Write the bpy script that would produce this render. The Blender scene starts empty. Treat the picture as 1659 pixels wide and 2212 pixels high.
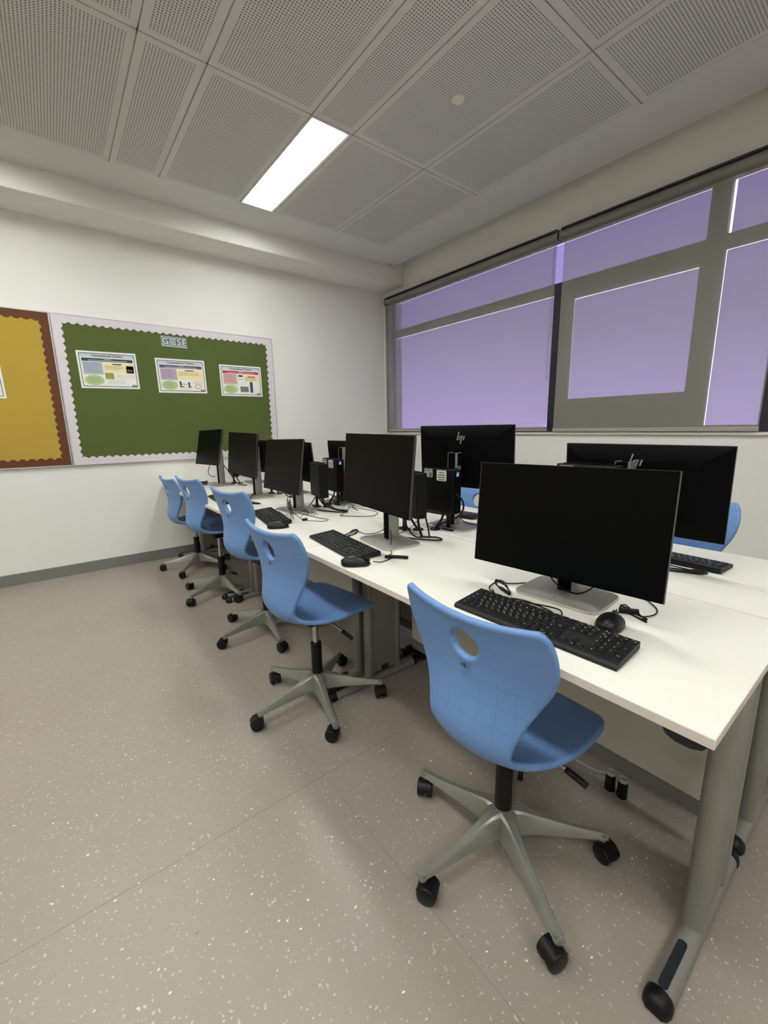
import bpy, bmesh, math, random
from mathutils import Vector, Matrix
random.seed(7)
S = bpy.context.scene
COL = S.collection
PI = math.pi
def rad(a): return math.radians(a)

# ------------------------------------------------------------------ camera, world, exposure
def make_camera():
    f, yaw, pitch, roll, H = 908.1, rad(37.823), rad(11.406), rad(-0.922), 1.247
    fw = Vector((math.sin(yaw)*math.cos(pitch), math.cos(yaw)*math.cos(pitch), -math.sin(pitch)))
    r = Vector((math.cos(yaw), -math.sin(yaw), 0)); u = r.cross(fw)
    r2 = r*math.cos(roll) + u*math.sin(roll); u2 = -r*math.sin(roll) + u*math.cos(roll)
    m = Matrix(((r2.x, u2.x, -fw.x, 0), (r2.y, u2.y, -fw.y, 0), (r2.z, u2.z, -fw.z, H), (0, 0, 0, 1)))
    cd = bpy.data.cameras.new('camera'); cd.sensor_fit = 'HORIZONTAL'; cd.sensor_width = 36.0
    cd.lens = f/1659*36.0; cd.clip_start = 0.02
    co = bpy.data.objects.new('camera', cd); COL.objects.link(co); co.matrix_world = m
    S.camera = co
make_camera()
S.view_settings.view_transform = 'Standard'; S.view_settings.look = 'None'
S.view_settings.gamma = 1.0; S.view_settings.use_curve_mapping = False
S.view_settings.exposure = 0.0
LAMP = 28.0            # emission of the ceiling lamp diffusers
SKY = 6.0
def make_world():
    w = bpy.data.worlds.new('daylight'); S.world = w; w.use_nodes = True
    nt = w.node_tree; nt.nodes.clear()
    out = nt.nodes.new('ShaderNodeOutputWorld'); bg = nt.nodes.new('ShaderNodeBackground')
    tc = nt.nodes.new('ShaderNodeTexCoord'); sp = nt.nodes.new('ShaderNodeSeparateXYZ')
    cr = nt.nodes.new('ShaderNodeValToRGB'); mr = nt.nodes.new('ShaderNodeMapRange')
    mr.inputs['From Min'].default_value = -0.2; mr.inputs['From Max'].default_value = 0.6
    nt.links.new(tc.outputs['Generated'], sp.inputs[0]); nt.links.new(sp.outputs['Z'], mr.inputs['Value'])
    nt.links.new(mr.outputs[0], cr.inputs[0]); nt.links.new(cr.outputs[0], bg.inputs[0])
    e = cr.color_ramp.elements
    e[0].position = 0.0; e[0].color = (.75, .72, .66, 1)
    e[1].position = 1.0; e[1].color = (.74, .80, .95, 1)
    k = cr.color_ramp.elements.new(0.25); k.color = (1.62, 1.60, 1.55, 1)
    k = cr.color_ramp.elements.new(0.50); k.color = (.84, .84, .84, 1)
    bg.inputs[1].default_value = SKY
    nt.links.new(bg.outputs[0], out.inputs[0])
make_world()

# ------------------------------------------------------------------ materials
def srgb(r, g, b):
    def f(c):
        c /= 255.0
        return c/12.92 if c <= 0.04045 else ((c+0.055)/1.055)**2.4
    return (f(r), f(g), f(b), 1.0)
def mat(name, col, rough=0.5, metal=0.0, spec=0.5, coat=0.0, noise=0.0, nscale=40, bump=0.0, bscale=300, emit=None, estr=0):
    m = bpy.data.materials.new(name); m.use_nodes = True
    nt = m.node_tree; b = nt.nodes['Principled BSDF']
    b.inputs['Base Color'].default_value = col if len(col) == 4 else (*col, 1)
    b.inputs['Roughness'].default_value = rough; b.inputs['Metallic'].default_value = metal
    b.inputs['Specular IOR Level'].default_value = spec; b.inputs['Coat Weight'].default_value = coat
    if emit:
        b.inputs['Emission Color'].default_value = emit; b.inputs['Emission Strength'].default_value = estr
    tc = nt.nodes.new('ShaderNodeTexCoord')
    if noise > 0:
        n = nt.nodes.new('ShaderNodeTexNoise'); n.inputs['Scale'].default_value = nscale; n.inputs['Detail'].default_value = 4
        nt.links.new(tc.outputs['Object'], n.inputs['Vector'])
        mr = nt.nodes.new('ShaderNodeMapRange')
        mr.inputs['To Min'].default_value = 1-noise; mr.inputs['To Max'].default_value = 1+noise
        nt.links.new(n.outputs['Fac'], mr.inputs['Value'])
        mx = nt.nodes.new('ShaderNodeVectorMath'); mx.operation = 'SCALE'
        mx.inputs[0].default_value = tuple(b.inputs['Base Color'].default_value)[:3]
        nt.links.new(mr.outputs[0], mx.inputs['Scale']); nt.links.new(mx.outputs[0], b.inputs['Base Color'])
    if bump > 0:
        n = nt.nodes.new('ShaderNodeTexNoise'); n.inputs['Scale'].default_value = bscale; n.inputs['Detail'].default_value = 2
        nt.links.new(tc.outputs['Object'], n.inputs['Vector'])
        bp = nt.nodes.new('ShaderNodeBump'); bp.inputs['Strength'].default_value = bump; bp.inputs['Distance'].default_value = .002
        nt.links.new(n.outputs['Fac'], bp.inputs['Height']); nt.links.new(bp.outputs[0], b.inputs['Normal'])
    return m
class NT:
    """small helper for math node chains"""
    def __init__(s, m): s.nt = m.node_tree; s.n = s.nt.nodes; s.l = s.nt.links
    def math(s, op, a, b=None, c=None):
        x = s.n.new('ShaderNodeMath'); x.operation = op
        for i, v in enumerate((a, b, c)):
            if v is None: continue
            if isinstance(v, (int, float)): x.inputs[i].default_value = v
            else: s.l.new(v, x.inputs[i])
        return x.outputs[0]
    def mixc(s, f, a, b):
        x = s.n.new('ShaderNodeMix'); x.data_type = 'RGBA'
        if isinstance(f, (int, float)): x.inputs[0].default_value = f
        else: s.l.new(f, x.inputs[0])
        for i, v in ((6, a), (7, b)):
            if isinstance(v, tuple): x.inputs[i].default_value = v
            else: s.l.new(v, x.inputs[i])
        return x.outputs[2]
    def noise(s, vec, scale, detail=2):
        x = s.n.new('ShaderNodeTexNoise'); x.inputs['Scale'].default_value = scale; x.inputs['Detail'].default_value = detail
        s.l.new(vec, x.inputs['Vector']); return x.outputs['Fac']
    def obj(s):
        x = s.n.new('ShaderNodeTexCoord'); return x

WALLC = srgb(234, 232, 225)
M = {}
M['wall'] = mat('wall_paint', WALLC, .75, noise=.02, nscale=3, bump=.15, bscale=220)
M['ceil_plain'] = mat('ceiling_paint', srgb(218, 217, 214), .85, noise=.015, nscale=4)
M['base'] = mat('baseboard_grey', srgb(122, 120, 114), .55, noise=.04, nscale=8)
M['sill'] = mat('sill_white', srgb(235, 230, 220), .4)
M['desk'] = mat('desk_laminate', srgb(226, 222, 210), .38, noise=.02, nscale=6)
M['deskedge'] = mat('desk_edge_band', srgb(214, 204, 192), .45)
M['panel'] = mat('modesty_panel', srgb(205, 201, 188), .5)
M['frame'] = mat('desk_frame_silver', srgb(142, 140, 132), .38, metal=.35, bump=.08, bscale=500)
M['alu'] = mat('cast_aluminium', srgb(150, 150, 142), .33, metal=.55, noise=.05, nscale=25)
M['chrome'] = mat('chrome', srgb(190, 188, 180), .16, metal=1.0)
M['blackp'] = mat('black_plastic', srgb(12, 12, 12), .42, spec=.3, bump=.06, bscale=700)
M['caster'] = mat('caster_black', srgb(11, 11, 11), .38, spec=.35)
M['cable'] = mat('cable_black', srgb(8, 8, 8), .45, spec=.25)
M['screen'] = mat('screen_glass', srgb(2, 2, 2), .40, spec=.10)
M['housing'] = mat('monitor_housing', srgb(5, 5, 6), .6, spec=.06)
M['bezel'] = mat('bezel_grey', srgb(60, 60, 60), .4)
M['standsil'] = mat('stand_silver', srgb(140, 137, 130), .36, metal=.5, bump=.1, bscale=900)
M['standrim'] = mat('stand_rim', srgb(186, 180, 168), .35, metal=.3)
M['logo'] = mat('logo_silver', srgb(215, 210, 200), .25, metal=.6)
M['key'] = mat('key_black', srgb(11, 11, 12), .45, spec=.25)
M['kbody'] = mat('keyboard_black', srgb(17, 17, 17), .5, spec=.3)
M['legend'] = mat('legend_white', srgb(205, 205, 200), .6)
M['pc'] = mat('tower_black', srgb(10, 10, 9), .5, spec=.2)
M['labelw'] = mat('label_white', srgb(222, 218, 205), .6)
M['labelg'] = mat('label_grey', srgb(175, 174, 168), .5)
M['ink'] = mat('ink_black', srgb(28, 28, 34), .6)
M['blue'] = mat('badge_blue', srgb(40, 95, 180), .4)
M['white'] = mat('badge_white', srgb(235, 235, 235), .4)
M['cork_green'] = mat('board_green', srgb(82, 93, 42), .9, noise=.03, nscale=12, bump=.1, bscale=200)
M['cork_yellow'] = mat('board_yellow', srgb(178, 150, 58), .9, noise=.03, nscale=12, bump=.1, bscale=200)
M['bord_white'] = mat('border_lilac_white', srgb(216, 209, 213), .7, noise=.03, nscale=30)
M['bord_brown'] = mat('border_brown', srgb(96, 54, 24), .8, noise=.1, nscale=20)
M['alum_trim'] = mat('board_trim', srgb(196, 190, 190), .4, metal=.4)
M['paper'] = mat('paper_white', srgb(232, 231, 226), .45)
M['winframe'] = mat('window_frame_dark', srgb(52, 50, 60), .5)
M['reveal'] = mat('window_bead_white', srgb(250, 248, 245), .4)
M['channel'] = mat('blind_channel_grey', srgb(136, 134, 130), .45, metal=.3)
M['cassette'] = mat('blind_cassette_grey', srgb(120, 117, 108), .5)
M['cassdark'] = mat('blind_cassette_dark', srgb(50, 50, 66), .5)  # dark blue-grey rail along the top of the cassette
M['hem'] = mat('blind_hem_bar', srgb(160, 156, 146), .5)
M['fitting'] = mat('pale_grey_plastic', srgb(180, 178, 165), .4)
M['velcro'] = mat('dark_plastic', srgb(20, 26, 30), .6)

def mat_floor():
    m = bpy.data.materials.new('speckled_vinyl'); m.use_nodes = True; t = NT(m); b = t.n['Principled BSDF']
    o = t.obj().outputs['Object']
    base = t.mixc(t.noise(o, 1.3, 3), srgb(147, 136, 126), srgb(159, 149, 137))
    fine = t.noise(o, 260, 2)
    base = t.mixc(t.math('MULTIPLY', t.math('GREATER_THAN', fine, .56), .22), base, srgb(142, 131, 121))
    def flecks(scale, rthr, size, seed, col, stretch):
        mp = t.n.new('ShaderNodeMapping'); mp.inputs['Rotation'].default_value = (0, 0, seed); mp.inputs['Scale'].default_value = (1, stretch, 0)
        mp.inputs['Location'].default_value = (seed*3.1, seed, 0)
        t.l.new(o, mp.inputs[0])
        ns = t.n.new('ShaderNodeTexNoise'); ns.inputs['Scale'].default_value = scale*1.6; t.l.new(mp.outputs[0], ns.inputs['Vector'])
        vm = t.n.new('ShaderNodeVectorMath'); vm.operation = 'MULTIPLY_ADD'; t.l.new(ns.outputs['Color'], vm.inputs[0])
        vm.inputs[1].default_value = (.012, .012, 0); t.l.new(mp.outputs[0], vm.inputs[2])
        v = t.n.new('ShaderNodeTexVoronoi'); v.inputs['Scale'].default_value = scale; v.voronoi_dimensions = '2D'; t.l.new(vm.outputs[0], v.inputs['Vector'])
        sc = t.n.new('ShaderNodeSeparateColor'); t.l.new(v.outputs['Color'], sc.inputs[0])
        # fleck radius varies per cell, only some cells carry a fleck
        rr = t.math('MULTIPLY', sc.outputs[1], size)
        on = t.math('MULTIPLY', t.math('LESS_THAN', v.outputs['Distance'], rr), t.math('GREATER_THAN', sc.outputs[0], rthr))
        return on, col
    for on, col in (flecks(62, .74, .19, .4, srgb(198, 188, 174), 1.9), flecks(78, .70, .17, 1.7, srgb(190, 180, 167), .55),
                    flecks(36, .90, .13, 2.4, srgb(236, 228, 214), 1.5), flecks(36, .985, .07, 5.1, srgb(90, 80, 74), 1.0)):
        base = t.mixc(on, base, col)
    sx = t.n.new('ShaderNodeSeparateXYZ'); t.l.new(o, sx.inputs[0])
    def seam(axis, v, w):
        return t.math('LESS_THAN', t.math('ABSOLUTE', t.math('SUBTRACT', sx.outputs[axis], v)), w)
    s = t.math('MAXIMUM', seam('Y', 1.187, .0012), t.math('MULTIPLY', t.math('MAXIMUM', seam('Y', 3.30, .0012), seam('X', .625, .0012)), .6))
    base = t.mixc(t.math('MULTIPLY', s, .45), base, srgb(66, 58, 54))
    t.l.new(base, b.inputs['Base Color'])
    b.inputs['Specular IOR Level'].default_value = .45
    rg = t.n.new('ShaderNodeMapRange'); rg.inputs['To Min'].default_value = .34; rg.inputs['To Max'].default_value = .5
    t.l.new(t.noise(o, 2.5, 3), rg.inputs['Value']); t.l.new(rg.outputs[0], b.inputs['Roughness'])
    bp = t.n.new('ShaderNodeBump'); bp.inputs['Strength'].default_value = .12; bp.inputs['Distance'].default_value = .001
    t.l.new(t.noise(o, 180, 2), bp.inputs['Height']); t.l.new(bp.outputs[0], b.inputs['Normal'])
    return m
M['floor'] = mat_floor()

def mat_tile():
    # perforated panel: holes on a 14 mm grid, plain margin handled by UV (metres from panel corner in UV, size in 2nd UV)
    m = bpy.data.materials.new('perforated_ceiling_tile'); m.use_nodes = True; t = NT(m); b = t.n['Principled BSDF']
    uv = t.n.new('ShaderNodeUVMap'); uv.uv_map = 'UVMap'; sx = t.n.new('ShaderNodeSeparateXYZ'); t.l.new(uv.outputs[0], sx.inputs[0])
    uv2 = t.n.new('ShaderNodeUVMap'); uv2.uv_map = 'mask'; s2 = t.n.new('ShaderNodeSeparateXYZ'); t.l.new(uv2.outputs[0], s2.inputs[0])
    P = .0145
    fx = t.math('SUBTRACT', t.math('FRACT', t.math('DIVIDE', sx.outputs['X'], P)), .5)
    fy = t.math('SUBTRACT', t.math('FRACT', t.math('DIVIDE', sx.outputs['Y'], P)), .5)
    d = t.math('SQRT', t.math('ADD', t.math('MULTIPLY', fx, fx), t.math('MULTIPLY', fy, fy)))
    hole = t.math('LESS_THAN', d, .25)
    ix = t.math('MULTIPLY', t.math('GREATER_THAN', s2.outputs['X'], 0), t.math('GREATER_THAN', s2.outputs['Y'], 0))
    on = t.math('MULTIPLY', hole, ix)
    c = t.mixc(on, srgb(214, 213, 210), srgb(104, 103, 100))
    t.l.new(c, b.inputs['Base Color']); b.inputs['Roughness'].default_value = .8
    return m
M['tile'] = mat_tile()

def mat_blind():
    m = bpy.data.materials.new('blind_screen_fabric'); m.use_nodes = True; t = NT(m)
    for n in list(t.n):
        if n.type == 'BSDF_PRINCIPLED': t.n.remove(n)
    out = [n for n in t.n if n.type == 'OUTPUT_MATERIAL'][0]
    df = t.n.new('ShaderNodeBsdfDiffuse'); df.inputs[0].default_value = srgb(166, 162, 150)
    tl = t.n.new('ShaderNodeBsdfTranslucent'); tl.inputs[0].default_value = (.42, .40, .42, 1)
    tr = t.n.new('ShaderNodeBsdfTransparent'); tr.inputs[0].default_value = (1, 1, 1, 1)
    a = t.n.new('ShaderNodeMixShader'); a.inputs[0].default_value = .12; t.l.new(df.outputs[0], a.inputs[1]); t.l.new(tl.outputs[0], a.inputs[2])
    c = t.n.new('ShaderNodeMixShader'); c.inputs[0].default_value = .36; t.l.new(a.outputs[0], c.inputs[1]); t.l.new(tr.outputs[0], c.inputs[2])
    t.l.new(c.outputs[0], out.inputs[0])
    return m
M['blind'] = mat_blind()
def mat_glass():
    m = bpy.data.materials.new('tinted_window_glass'); m.use_nodes = True; t = NT(m)
    for n in list(t.n):
        if n.type == 'BSDF_PRINCIPLED': t.n.remove(n)
    out = [n for n in t.n if n.type == 'OUTPUT_MATERIAL'][0]
    tr = t.n.new('ShaderNodeBsdfTransparent'); tr.inputs[0].default_value = (.275, .245, .375, 1)
    gl = t.n.new('ShaderNodeBsdfGlossy'); gl.inputs['Roughness'].default_value = .2
    c = t.n.new('ShaderNodeMixShader'); c.inputs[0].default_value = .02; t.l.new(tr.outputs[0], c.inputs[1]); t.l.new(gl.outputs[0], c.inputs[2])
    t.l.new(c.outputs[0], out.inputs[0]); return m
M['glass'] = mat_glass()
def mat_lamp():
    m = bpy.data.materials.new('lamp_diffuser'); m.use_nodes = True; t = NT(m); b = t.n['Principled BSDF']
    b.inputs['Base Color'].default_value = (.9, .9, .9, 1)
    b.inputs['Emission Color'].default_value = (.968, 1.0, .977, 1); b.inputs['Emission Strength'].default_value = LAMP
    return m
M['lamp'] = mat_lamp()
def mat_chair():
    m = bpy.data.materials.new('blue_chair_shell'); m.use_nodes = True; t = NT(m); b = t.n['Principled BSDF']
    uv = t.n.new('ShaderNodeUVMap'); uv.uv_map = 'UVMap'; sx = t.n.new('ShaderNodeSeparateXYZ'); t.l.new(uv.outputs[0], sx.inputs[0])
    def line(v, P, w, off=0.0):
        f = t.math('ABSOLUTE', t.math('SUBTRACT', t.math('FRACT', t.math('ADD', t.math('DIVIDE', v, P), off)), .5))
        return t.math('LESS_THAN', f, w/P)
    back = t.math('LESS_THAN', sx.outputs['Y'], .50)
    lh = t.math('MULTIPLY', line(sx.outputs['Y'], .050, .0009), back)
    low = t.math('MULTIPLY', t.math('GREATER_THAN', sx.outputs['Y'], .17), back)
    lv = t.math('MULTIPLY', line(sx.outputs['X'], .044, .0009, .0), low)
    g = t.math('MAXIMUM', lh, lv)
    o = t.obj().outputs['Object']
    c = t.mixc(t.noise(o, 500, 2), srgb(100, 136, 188), srgb(110, 147, 198))
    c = t.mixc(t.math('MULTIPLY', g, .4), c, srgb(70, 108, 164))
    t.l.new(c, b.inputs['Base Color']); b.inputs['Roughness'].default_value = .46; b.inputs['Specular IOR Level'].default_value = .4
    bp = t.n.new('ShaderNodeBump'); bp.inputs['Strength'].default_value = .25; bp.inputs['Distance'].default_value = .001
    t.l.new(t.math('SUBTRACT', t.noise(o, 900, 1), t.math('MULTIPLY', g, 1.2)), bp.inputs['Height']); t.l.new(bp.outputs[0], b.inputs['Normal'])
    return m
M['chair'] = mat_chair()

# ------------------------------------------------------------------ mesh helpers
def new_bm(): return bmesh.new()
def obj(name, bm, m, parent=None, smooth=False, bevel=0.0, loc=None, seg=2):
    if isinstance(bm, bpy.types.Mesh): me = bm
    else:
        me = bpy.data.meshes.new(name)
        bmesh.ops.recalc_face_normals(bm, faces=bm.faces[:]) if not getattr(bm, '_x', False) else None
        bm.to_mesh(me); bm.free()
        ms = m if isinstance(m, (list, tuple)) else [m]
        for k in ms: me.materials.append(k)
        if smooth is True:
            for p in me.polygons: p.use_smooth = True
        elif smooth:
            for p in me.polygons: p.use_smooth = True
            me.set_sharp_from_angle(angle=rad(smooth))
    o = bpy.data.objects.new(name, me); COL.objects.link(o)
    if parent: o.parent = parent
    if loc: o.location = loc
    if bevel > 0:
        md = o.modifiers.new('bevel', 'BEVEL'); md.width = bevel; md.segments = seg; md.limit_method = 'ANGLE'; md.angle_limit = rad(40)
        me.polygons.foreach_set('use_smooth', [True]*len(me.polygons)); me.set_sharp_from_angle(angle=rad(40))
        md.harden_normals = False
    return o
def thing(name, label, cat, loc=(0, 0, 0), rz=0, group=None):
    o = bpy.data.objects.new(name, None); COL.objects.link(o); o.empty_display_size = .05
    o.location = loc; o.rotation_euler = (0, 0, rz)
    return tag(o, label, cat, group)
def tag(o, label, cat, group=None):
    o['label'] = label; o['category'] = cat
    if group: o['group'] = group
    return o
def struct(o):
    o['kind'] = 'structure'; return o
def box(bm, x0, x1, y0, y1, z0, z1, mi=0):
    vs = [bm.verts.new(p) for p in ((x0, y0, z0), (x1, y0, z0), (x1, y1, z0), (x0, y1, z0), (x0, y0, z1), (x1, y0, z1), (x1, y1, z1), (x0, y1, z1))]
    fs = [bm.faces.new([vs[i] for i in f]) for f in ((0, 3, 2, 1), (4, 5, 6, 7), (0, 1, 5, 4), (1, 2, 6, 5), (2, 3, 7, 6), (3, 0, 4, 7))]
    for f in fs: f.material_index = mi
    return fs
def cyl(bm, c, r, h, axis='z', seg=24, r2=None, mi=0, sx=1.0, sy=1.0):
    """cylinder from centre c, along axis, full height h; sx, sy squash the cross-section"""
    r2 = r if r2 is None else r2
    A = []; B = []
    for i in range(seg):
        a = 2*PI*i/seg; ca, sa = math.cos(a)*sx, math.sin(a)*sy
        def P(rr, t):
            if axis == 'z': return (c[0]+ca*rr, c[1]+sa*rr, c[2]+t)
            if axis == 'x': return (c[0]+t, c[1]+ca*rr, c[2]+sa*rr)
            return (c[0]+ca*rr, c[1]+t, c[2]+sa*rr)
        A.append(bm.verts.new(P(r, -h/2))); B.append(bm.verts.new(P(r2, h/2)))
    fs = [bm.faces.new(A[::-1]), bm.faces.new(B)]
    for i in range(seg):
        j = (i+1) % seg; fs.append(bm.faces.new((A[i], A[j], B[j], B[i])))
    for f in fs: f.material_index = mi
def loft(bm, rings, cap=True, mi=0):
    R = [[bm.verts.new(p) for p in r] for r in rings]; n = len(R[0])
    for a, b in zip(R[:-1], R[1:]):
        for i in range(n):
            f = bm.faces.new((a[i], a[(i+1) % n], b[(i+1) % n], b[i])); f.material_index = mi
    if cap:
        bm.faces.new(R[0][::-1]).material_index = mi; bm.faces.new(R[-1]).material_index = mi
def rrect(w, h, r, n=5):
    """rounded rectangle outline centred on 0"""
    pts = []
    for cx, cy, a0 in ((w/2-r, h/2-r, 0), (-w/2+r, h/2-r, 90), (-w/2+r, -h/2+r, 180), (w/2-r, -h/2+r, 270)):
        for i in range(n+1):
            a = rad(a0+90*i/n); pts.append((cx+r*math.cos(a), cy+r*math.sin(a)))
    return pts
def catmull(P, n=8):
    P = [Vector(p) for p in P]; Q = [P[0]*2-P[1]]+P+[P[-1]*2-P[-2]]; out = []
    for i in range(1, len(Q)-2):
        for k in range(n):
            t = k/n; a, b, c, d = Q[i-1:i+3]
            out.append(.5*((2*b)+(c-a)*t+(2*a-5*b+4*c-d)*t*t+(3*b-a-3*c+d)*t**3))
    out.append(Q[-2]); return out
def tube(bm, P, r, n=8, seg=8, mi=0):
    pts = catmull(P, n) if n > 1 else [Vector(p) for p in P]
    up = Vector((0, 0, 1)); rings = []; prev = None
    for i, p in enumerate(pts):
        d = (pts[min(i+1, len(pts)-1)]-pts[max(i-1, 0)]).normalized()
        if prev is None:
            s = d.cross(up)
            if s.length < .1: s = d.cross(Vector((1, 0, 0)))
        else: s = prev - d*prev.dot(d)
        s.normalize(); prev = s; u = s.cross(d)
        rings.append([p+s*math.cos(2*PI*k/seg)*r+u*math.sin(2*PI*k/seg)*r for k in range(seg)])
    loft(bm, rings, mi=mi)
_txt = {}
def text_mesh(body, size, depth=.0004, bold=False, spacing=1.0, outline=0):
    cu = bpy.data.curves.new('t', 'FONT'); cu.body = body; cu.size = size; cu.align_x = 'CENTER'; cu.align_y = 'CENTER'
    cu.extrude = depth; cu.space_character = spacing; cu.resolution_u = 3
    if bold: cu.offset = size*.02
    o = bpy.data.objects.new('t', cu); COL.objects.link(o)
    dg = bpy.context.evaluated_depsgraph_get(); me = bpy.data.meshes.new_from_object(o.evaluated_get(dg))
    bpy.data.objects.remove(o); return me
def text_into(bm, body, size, M4, mi=0, **k):
    key = (body, size, tuple(sorted(k.items())))
    if key not in _txt: _txt[key] = text_mesh(body, size, **k)
    me = _txt[key]; vs = [bm.verts.new(M4 @ v.co) for v in me.vertices]
    for p in me.polygons:
        try: bm.faces.new([vs[i] for i in p.vertices]).material_index = mi
        except ValueError: pass
def copy_tree(o, parent=None):
    c = o.copy(); COL.objects.link(c); c.parent = parent
    for ch in list(o.children): copy_tree(ch, c)
    return c
def part(name, bm, m, parent, **k): return obj(name, bm, m, parent, **k)

# ------------------------------------------------------------------ room dimensions (metres, camera stands at x=0, y=0)
YW, XW, ZC = 4.532, 3.565, 3.058
XL, YB = -4.2, -3.4
ZTOP = 3.32
# floor
bm = new_bm(); box(bm, XL-.1, XW+.3, YB-.1, YW+.3, -.1, 0); struct(obj('floor', bm, M['floor']))
# walls
bm = new_bm(); box(bm, XL-.15, XW+.3, YW, YW+.15, 0, ZTOP+.1); struct(obj('wall_back', bm, M['wall']))
bm = new_bm(); box(bm, XL-.15, XL, YB, YW, 0, ZTOP+.1); struct(obj('wall_left', bm, M['wall']))
bm = new_bm(); box(bm, XL-.15, XW+.15, YB-.15, YB, 0, ZTOP+.1); struct(obj('wall_front', bm, M['wall']))
# window wall with one long opening
WZ0, WZ1 = 1.18, 2.80
bm = new_bm()
box(bm, XW, XW+.2, YB, YW, 0, WZ0-.02); box(bm, XW, XW+.2, YB, YW, WZ1, ZTOP+.1)
box(bm, XW, XW+.2, 4.44, YW, WZ0-.02, WZ1); box(bm, XW, XW+.2, YB, -2.6, WZ0-.02, WZ1)
struct(obj('wall_right', bm, M['wall']))
bm = new_bm(); box(bm, XW-.025, XW+.2, -2.6, 4.528, WZ0-.02, WZ0-.001); struct(obj('trim_1', bm, M['sill'], bevel=.003))
# baseboards
bm = new_bm(); box(bm, XL, XW, YW-.012, YW, 0, .096); struct(obj('baseboard_back', bm, M['base'], bevel=.002))
bm = new_bm(); box(bm, XW-.012, XW, YB, YW-.012, 0, .096); struct(obj('baseboard_right', bm, M['base'], bevel=.002))
bm = new_bm(); box(bm, XL, XL+.012, YB, YW-.012, 0, .096); struct(obj('baseboard_left', bm, M['base'], bevel=.002))
# dropped beam along the back wall
bm = new_bm(); box(bm, XL, XW, 4.135, YW, 2.894, ZTOP); struct(obj('trim_2', bm, M['wall'], bevel=.006))
# ceiling: plaster margins plus perforated panels in a recessed grid
XS = [-3.96, -3.36, -2.77, -2.16, -1.868, -1.255, -.962, -.347, -.055, .565, .875, 1.465, 1.757, 2.372, 2.956]
YS = [-2.32, -1.11, .10, 1.31, 2.522, 3.735]
LAMPS = {(x, y) for x in (1.465, -.347, -2.16) for y in (2.522, .10, -2.32)}
bm = new_bm()
box(bm, XL, XS[0], YB, 4.14, ZC, ZC+.06); box(bm, XS[-1], 3.382, YB, 4.14, ZC, ZC+.06)
box(bm, XS[0], XS[-1], YB, YS[0], ZC, ZC+.06); box(bm, XS[0], XS[-1], YS[-1], 4.14, ZC, ZC+.06)
box(bm, XL-.1, XW+.1, YB-.1, YW, ZTOP, ZTOP+.1)
box(bm, XS[0], XS[-1], YS[0], YS[-1], ZC+.055, ZC+.06)
for x in XS: box(bm, x-.02, x+.02, YS[0], YS[-1], ZC+.008, ZC+.012)
for y in YS: box(bm, XS[0], XS[-1], y-.02, y+.02, ZC+.008, ZC+.012)
box(bm, 3.36, XW, YB, 4.14, ZC+.10, ZC+.12); box(bm, 3.36, 3.381, YB, 4.14, ZC+.01, ZC+.11)
ceiling = struct(obj('ceiling', bm, M['ceil_plain']))
def panel(x0, x1, y0, y1):
    bm = new_bm(); g = .0035; m = .034
    x0 += g; x1 -= g; y0 += g; y1 -= g
    uv = bm.loops.layers.uv.new('UVMap'); u2 = bm.loops.layers.uv.new('mask')
    z = ZC-.001
    xs = [x0, x0+m, x1-m, x1]; ys = [y0, y0+m, y1-m, y1]
    V = [[bm.verts.new((x, y, z)) for y in ys] for x in xs]
    for i in range(3):
        for j in range(3):
            f = bm.faces.new((V[i][j], V[i][j+1], V[i+1][j+1], V[i+1][j]))
            inn = (i == 1 and j == 1)
            for l in f.loops:
                l[uv].uv = (l.vert.co.x-x0-m, l.vert.co.y-y0-m); l[u2].uv = (1, 1) if inn else (-1, -1)
    # sides
    c = [V[0][0], V[3][0], V[3][3], V[0][3]]; T = [bm.verts.new((v.co.x, v.co.y, ZC+.0075)) for v in c]
    ring = [V[0][0], V[1][0], V[2][0], V[3][0], V[3][1], V[3][2], V[3][3], V[2][3], V[1][3], V[0][3], V[0][2], V[0][1]]
    for a, b, ta, tb in ((ring[0:4], None, T[0], T[1]), (ring[3:7], None, T[1], T[2]), (ring[6:10], None, T[2], T[3]), ([ring[9], ring[10], ring[11], ring[0]], None, T[3], T[0])):
        f = bm.faces.new([*a, tb, ta])
        for l in f.loops: l[u2].uv = (-1, -1)
    o = obj('ceiling_panel', bm, M['tile'], ceiling)
    return o
for i in range(len(XS)-1):
    for j in range(len(YS)-1):
        if (XS[i], YS[j]) in LAMPS: continue
        panel(XS[i], XS[i+1], YS[j], YS[j+1])
# ceiling lamps
def lamp(x0, x1, y0, y1, label):
    cx, cy = (x0+x1)/2, (y0+y1)/2
    t = thing('ceiling_light', label, 'ceiling light', (cx, cy, ZC), 0, 'recessed ceiling lights')
    hx, hy = (x1-x0)/2-.004, (y1-y0)/2-.006
    bm = new_bm(); e = .011
    box(bm, -hx, hx, -hy, -hy+e, -.003, .05); box(bm, -hx, hx, hy-e, hy, -.003, .05)
    box(bm, -hx, -hx+e, -hy+e, hy-e, -.003, .05); box(bm, hx-e-.010, hx, -hy+e, hy-e, -.003, .05)
    part('frame', bm, M['sill'], t)
    bm = new_bm(); box(bm, -hx+e, hx-e-.010, -hy+e, hy-e, .028, .045); part('diffuser', bm, M['lamp'], t)
for (x, y) in sorted(LAMPS):
    i = XS.index(x)
    if (x, y) == (1.465, 2.522): lb = 'glowing rectangular light panel recessed in the perforated ceiling'
    else: lb = 'glowing rectangular light panel out of view behind the camera side of the ceiling'
    lamp(x, XS[i+1], y, y+1.213, lb)
bm = new_bm(); cyl(bm, (0, 0, -.003), .036, .006, seg=32); t = obj('ceiling_disc', bm, M['sill'], smooth=40, loc=(2.07, 1.922, ZC-.001))
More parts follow.
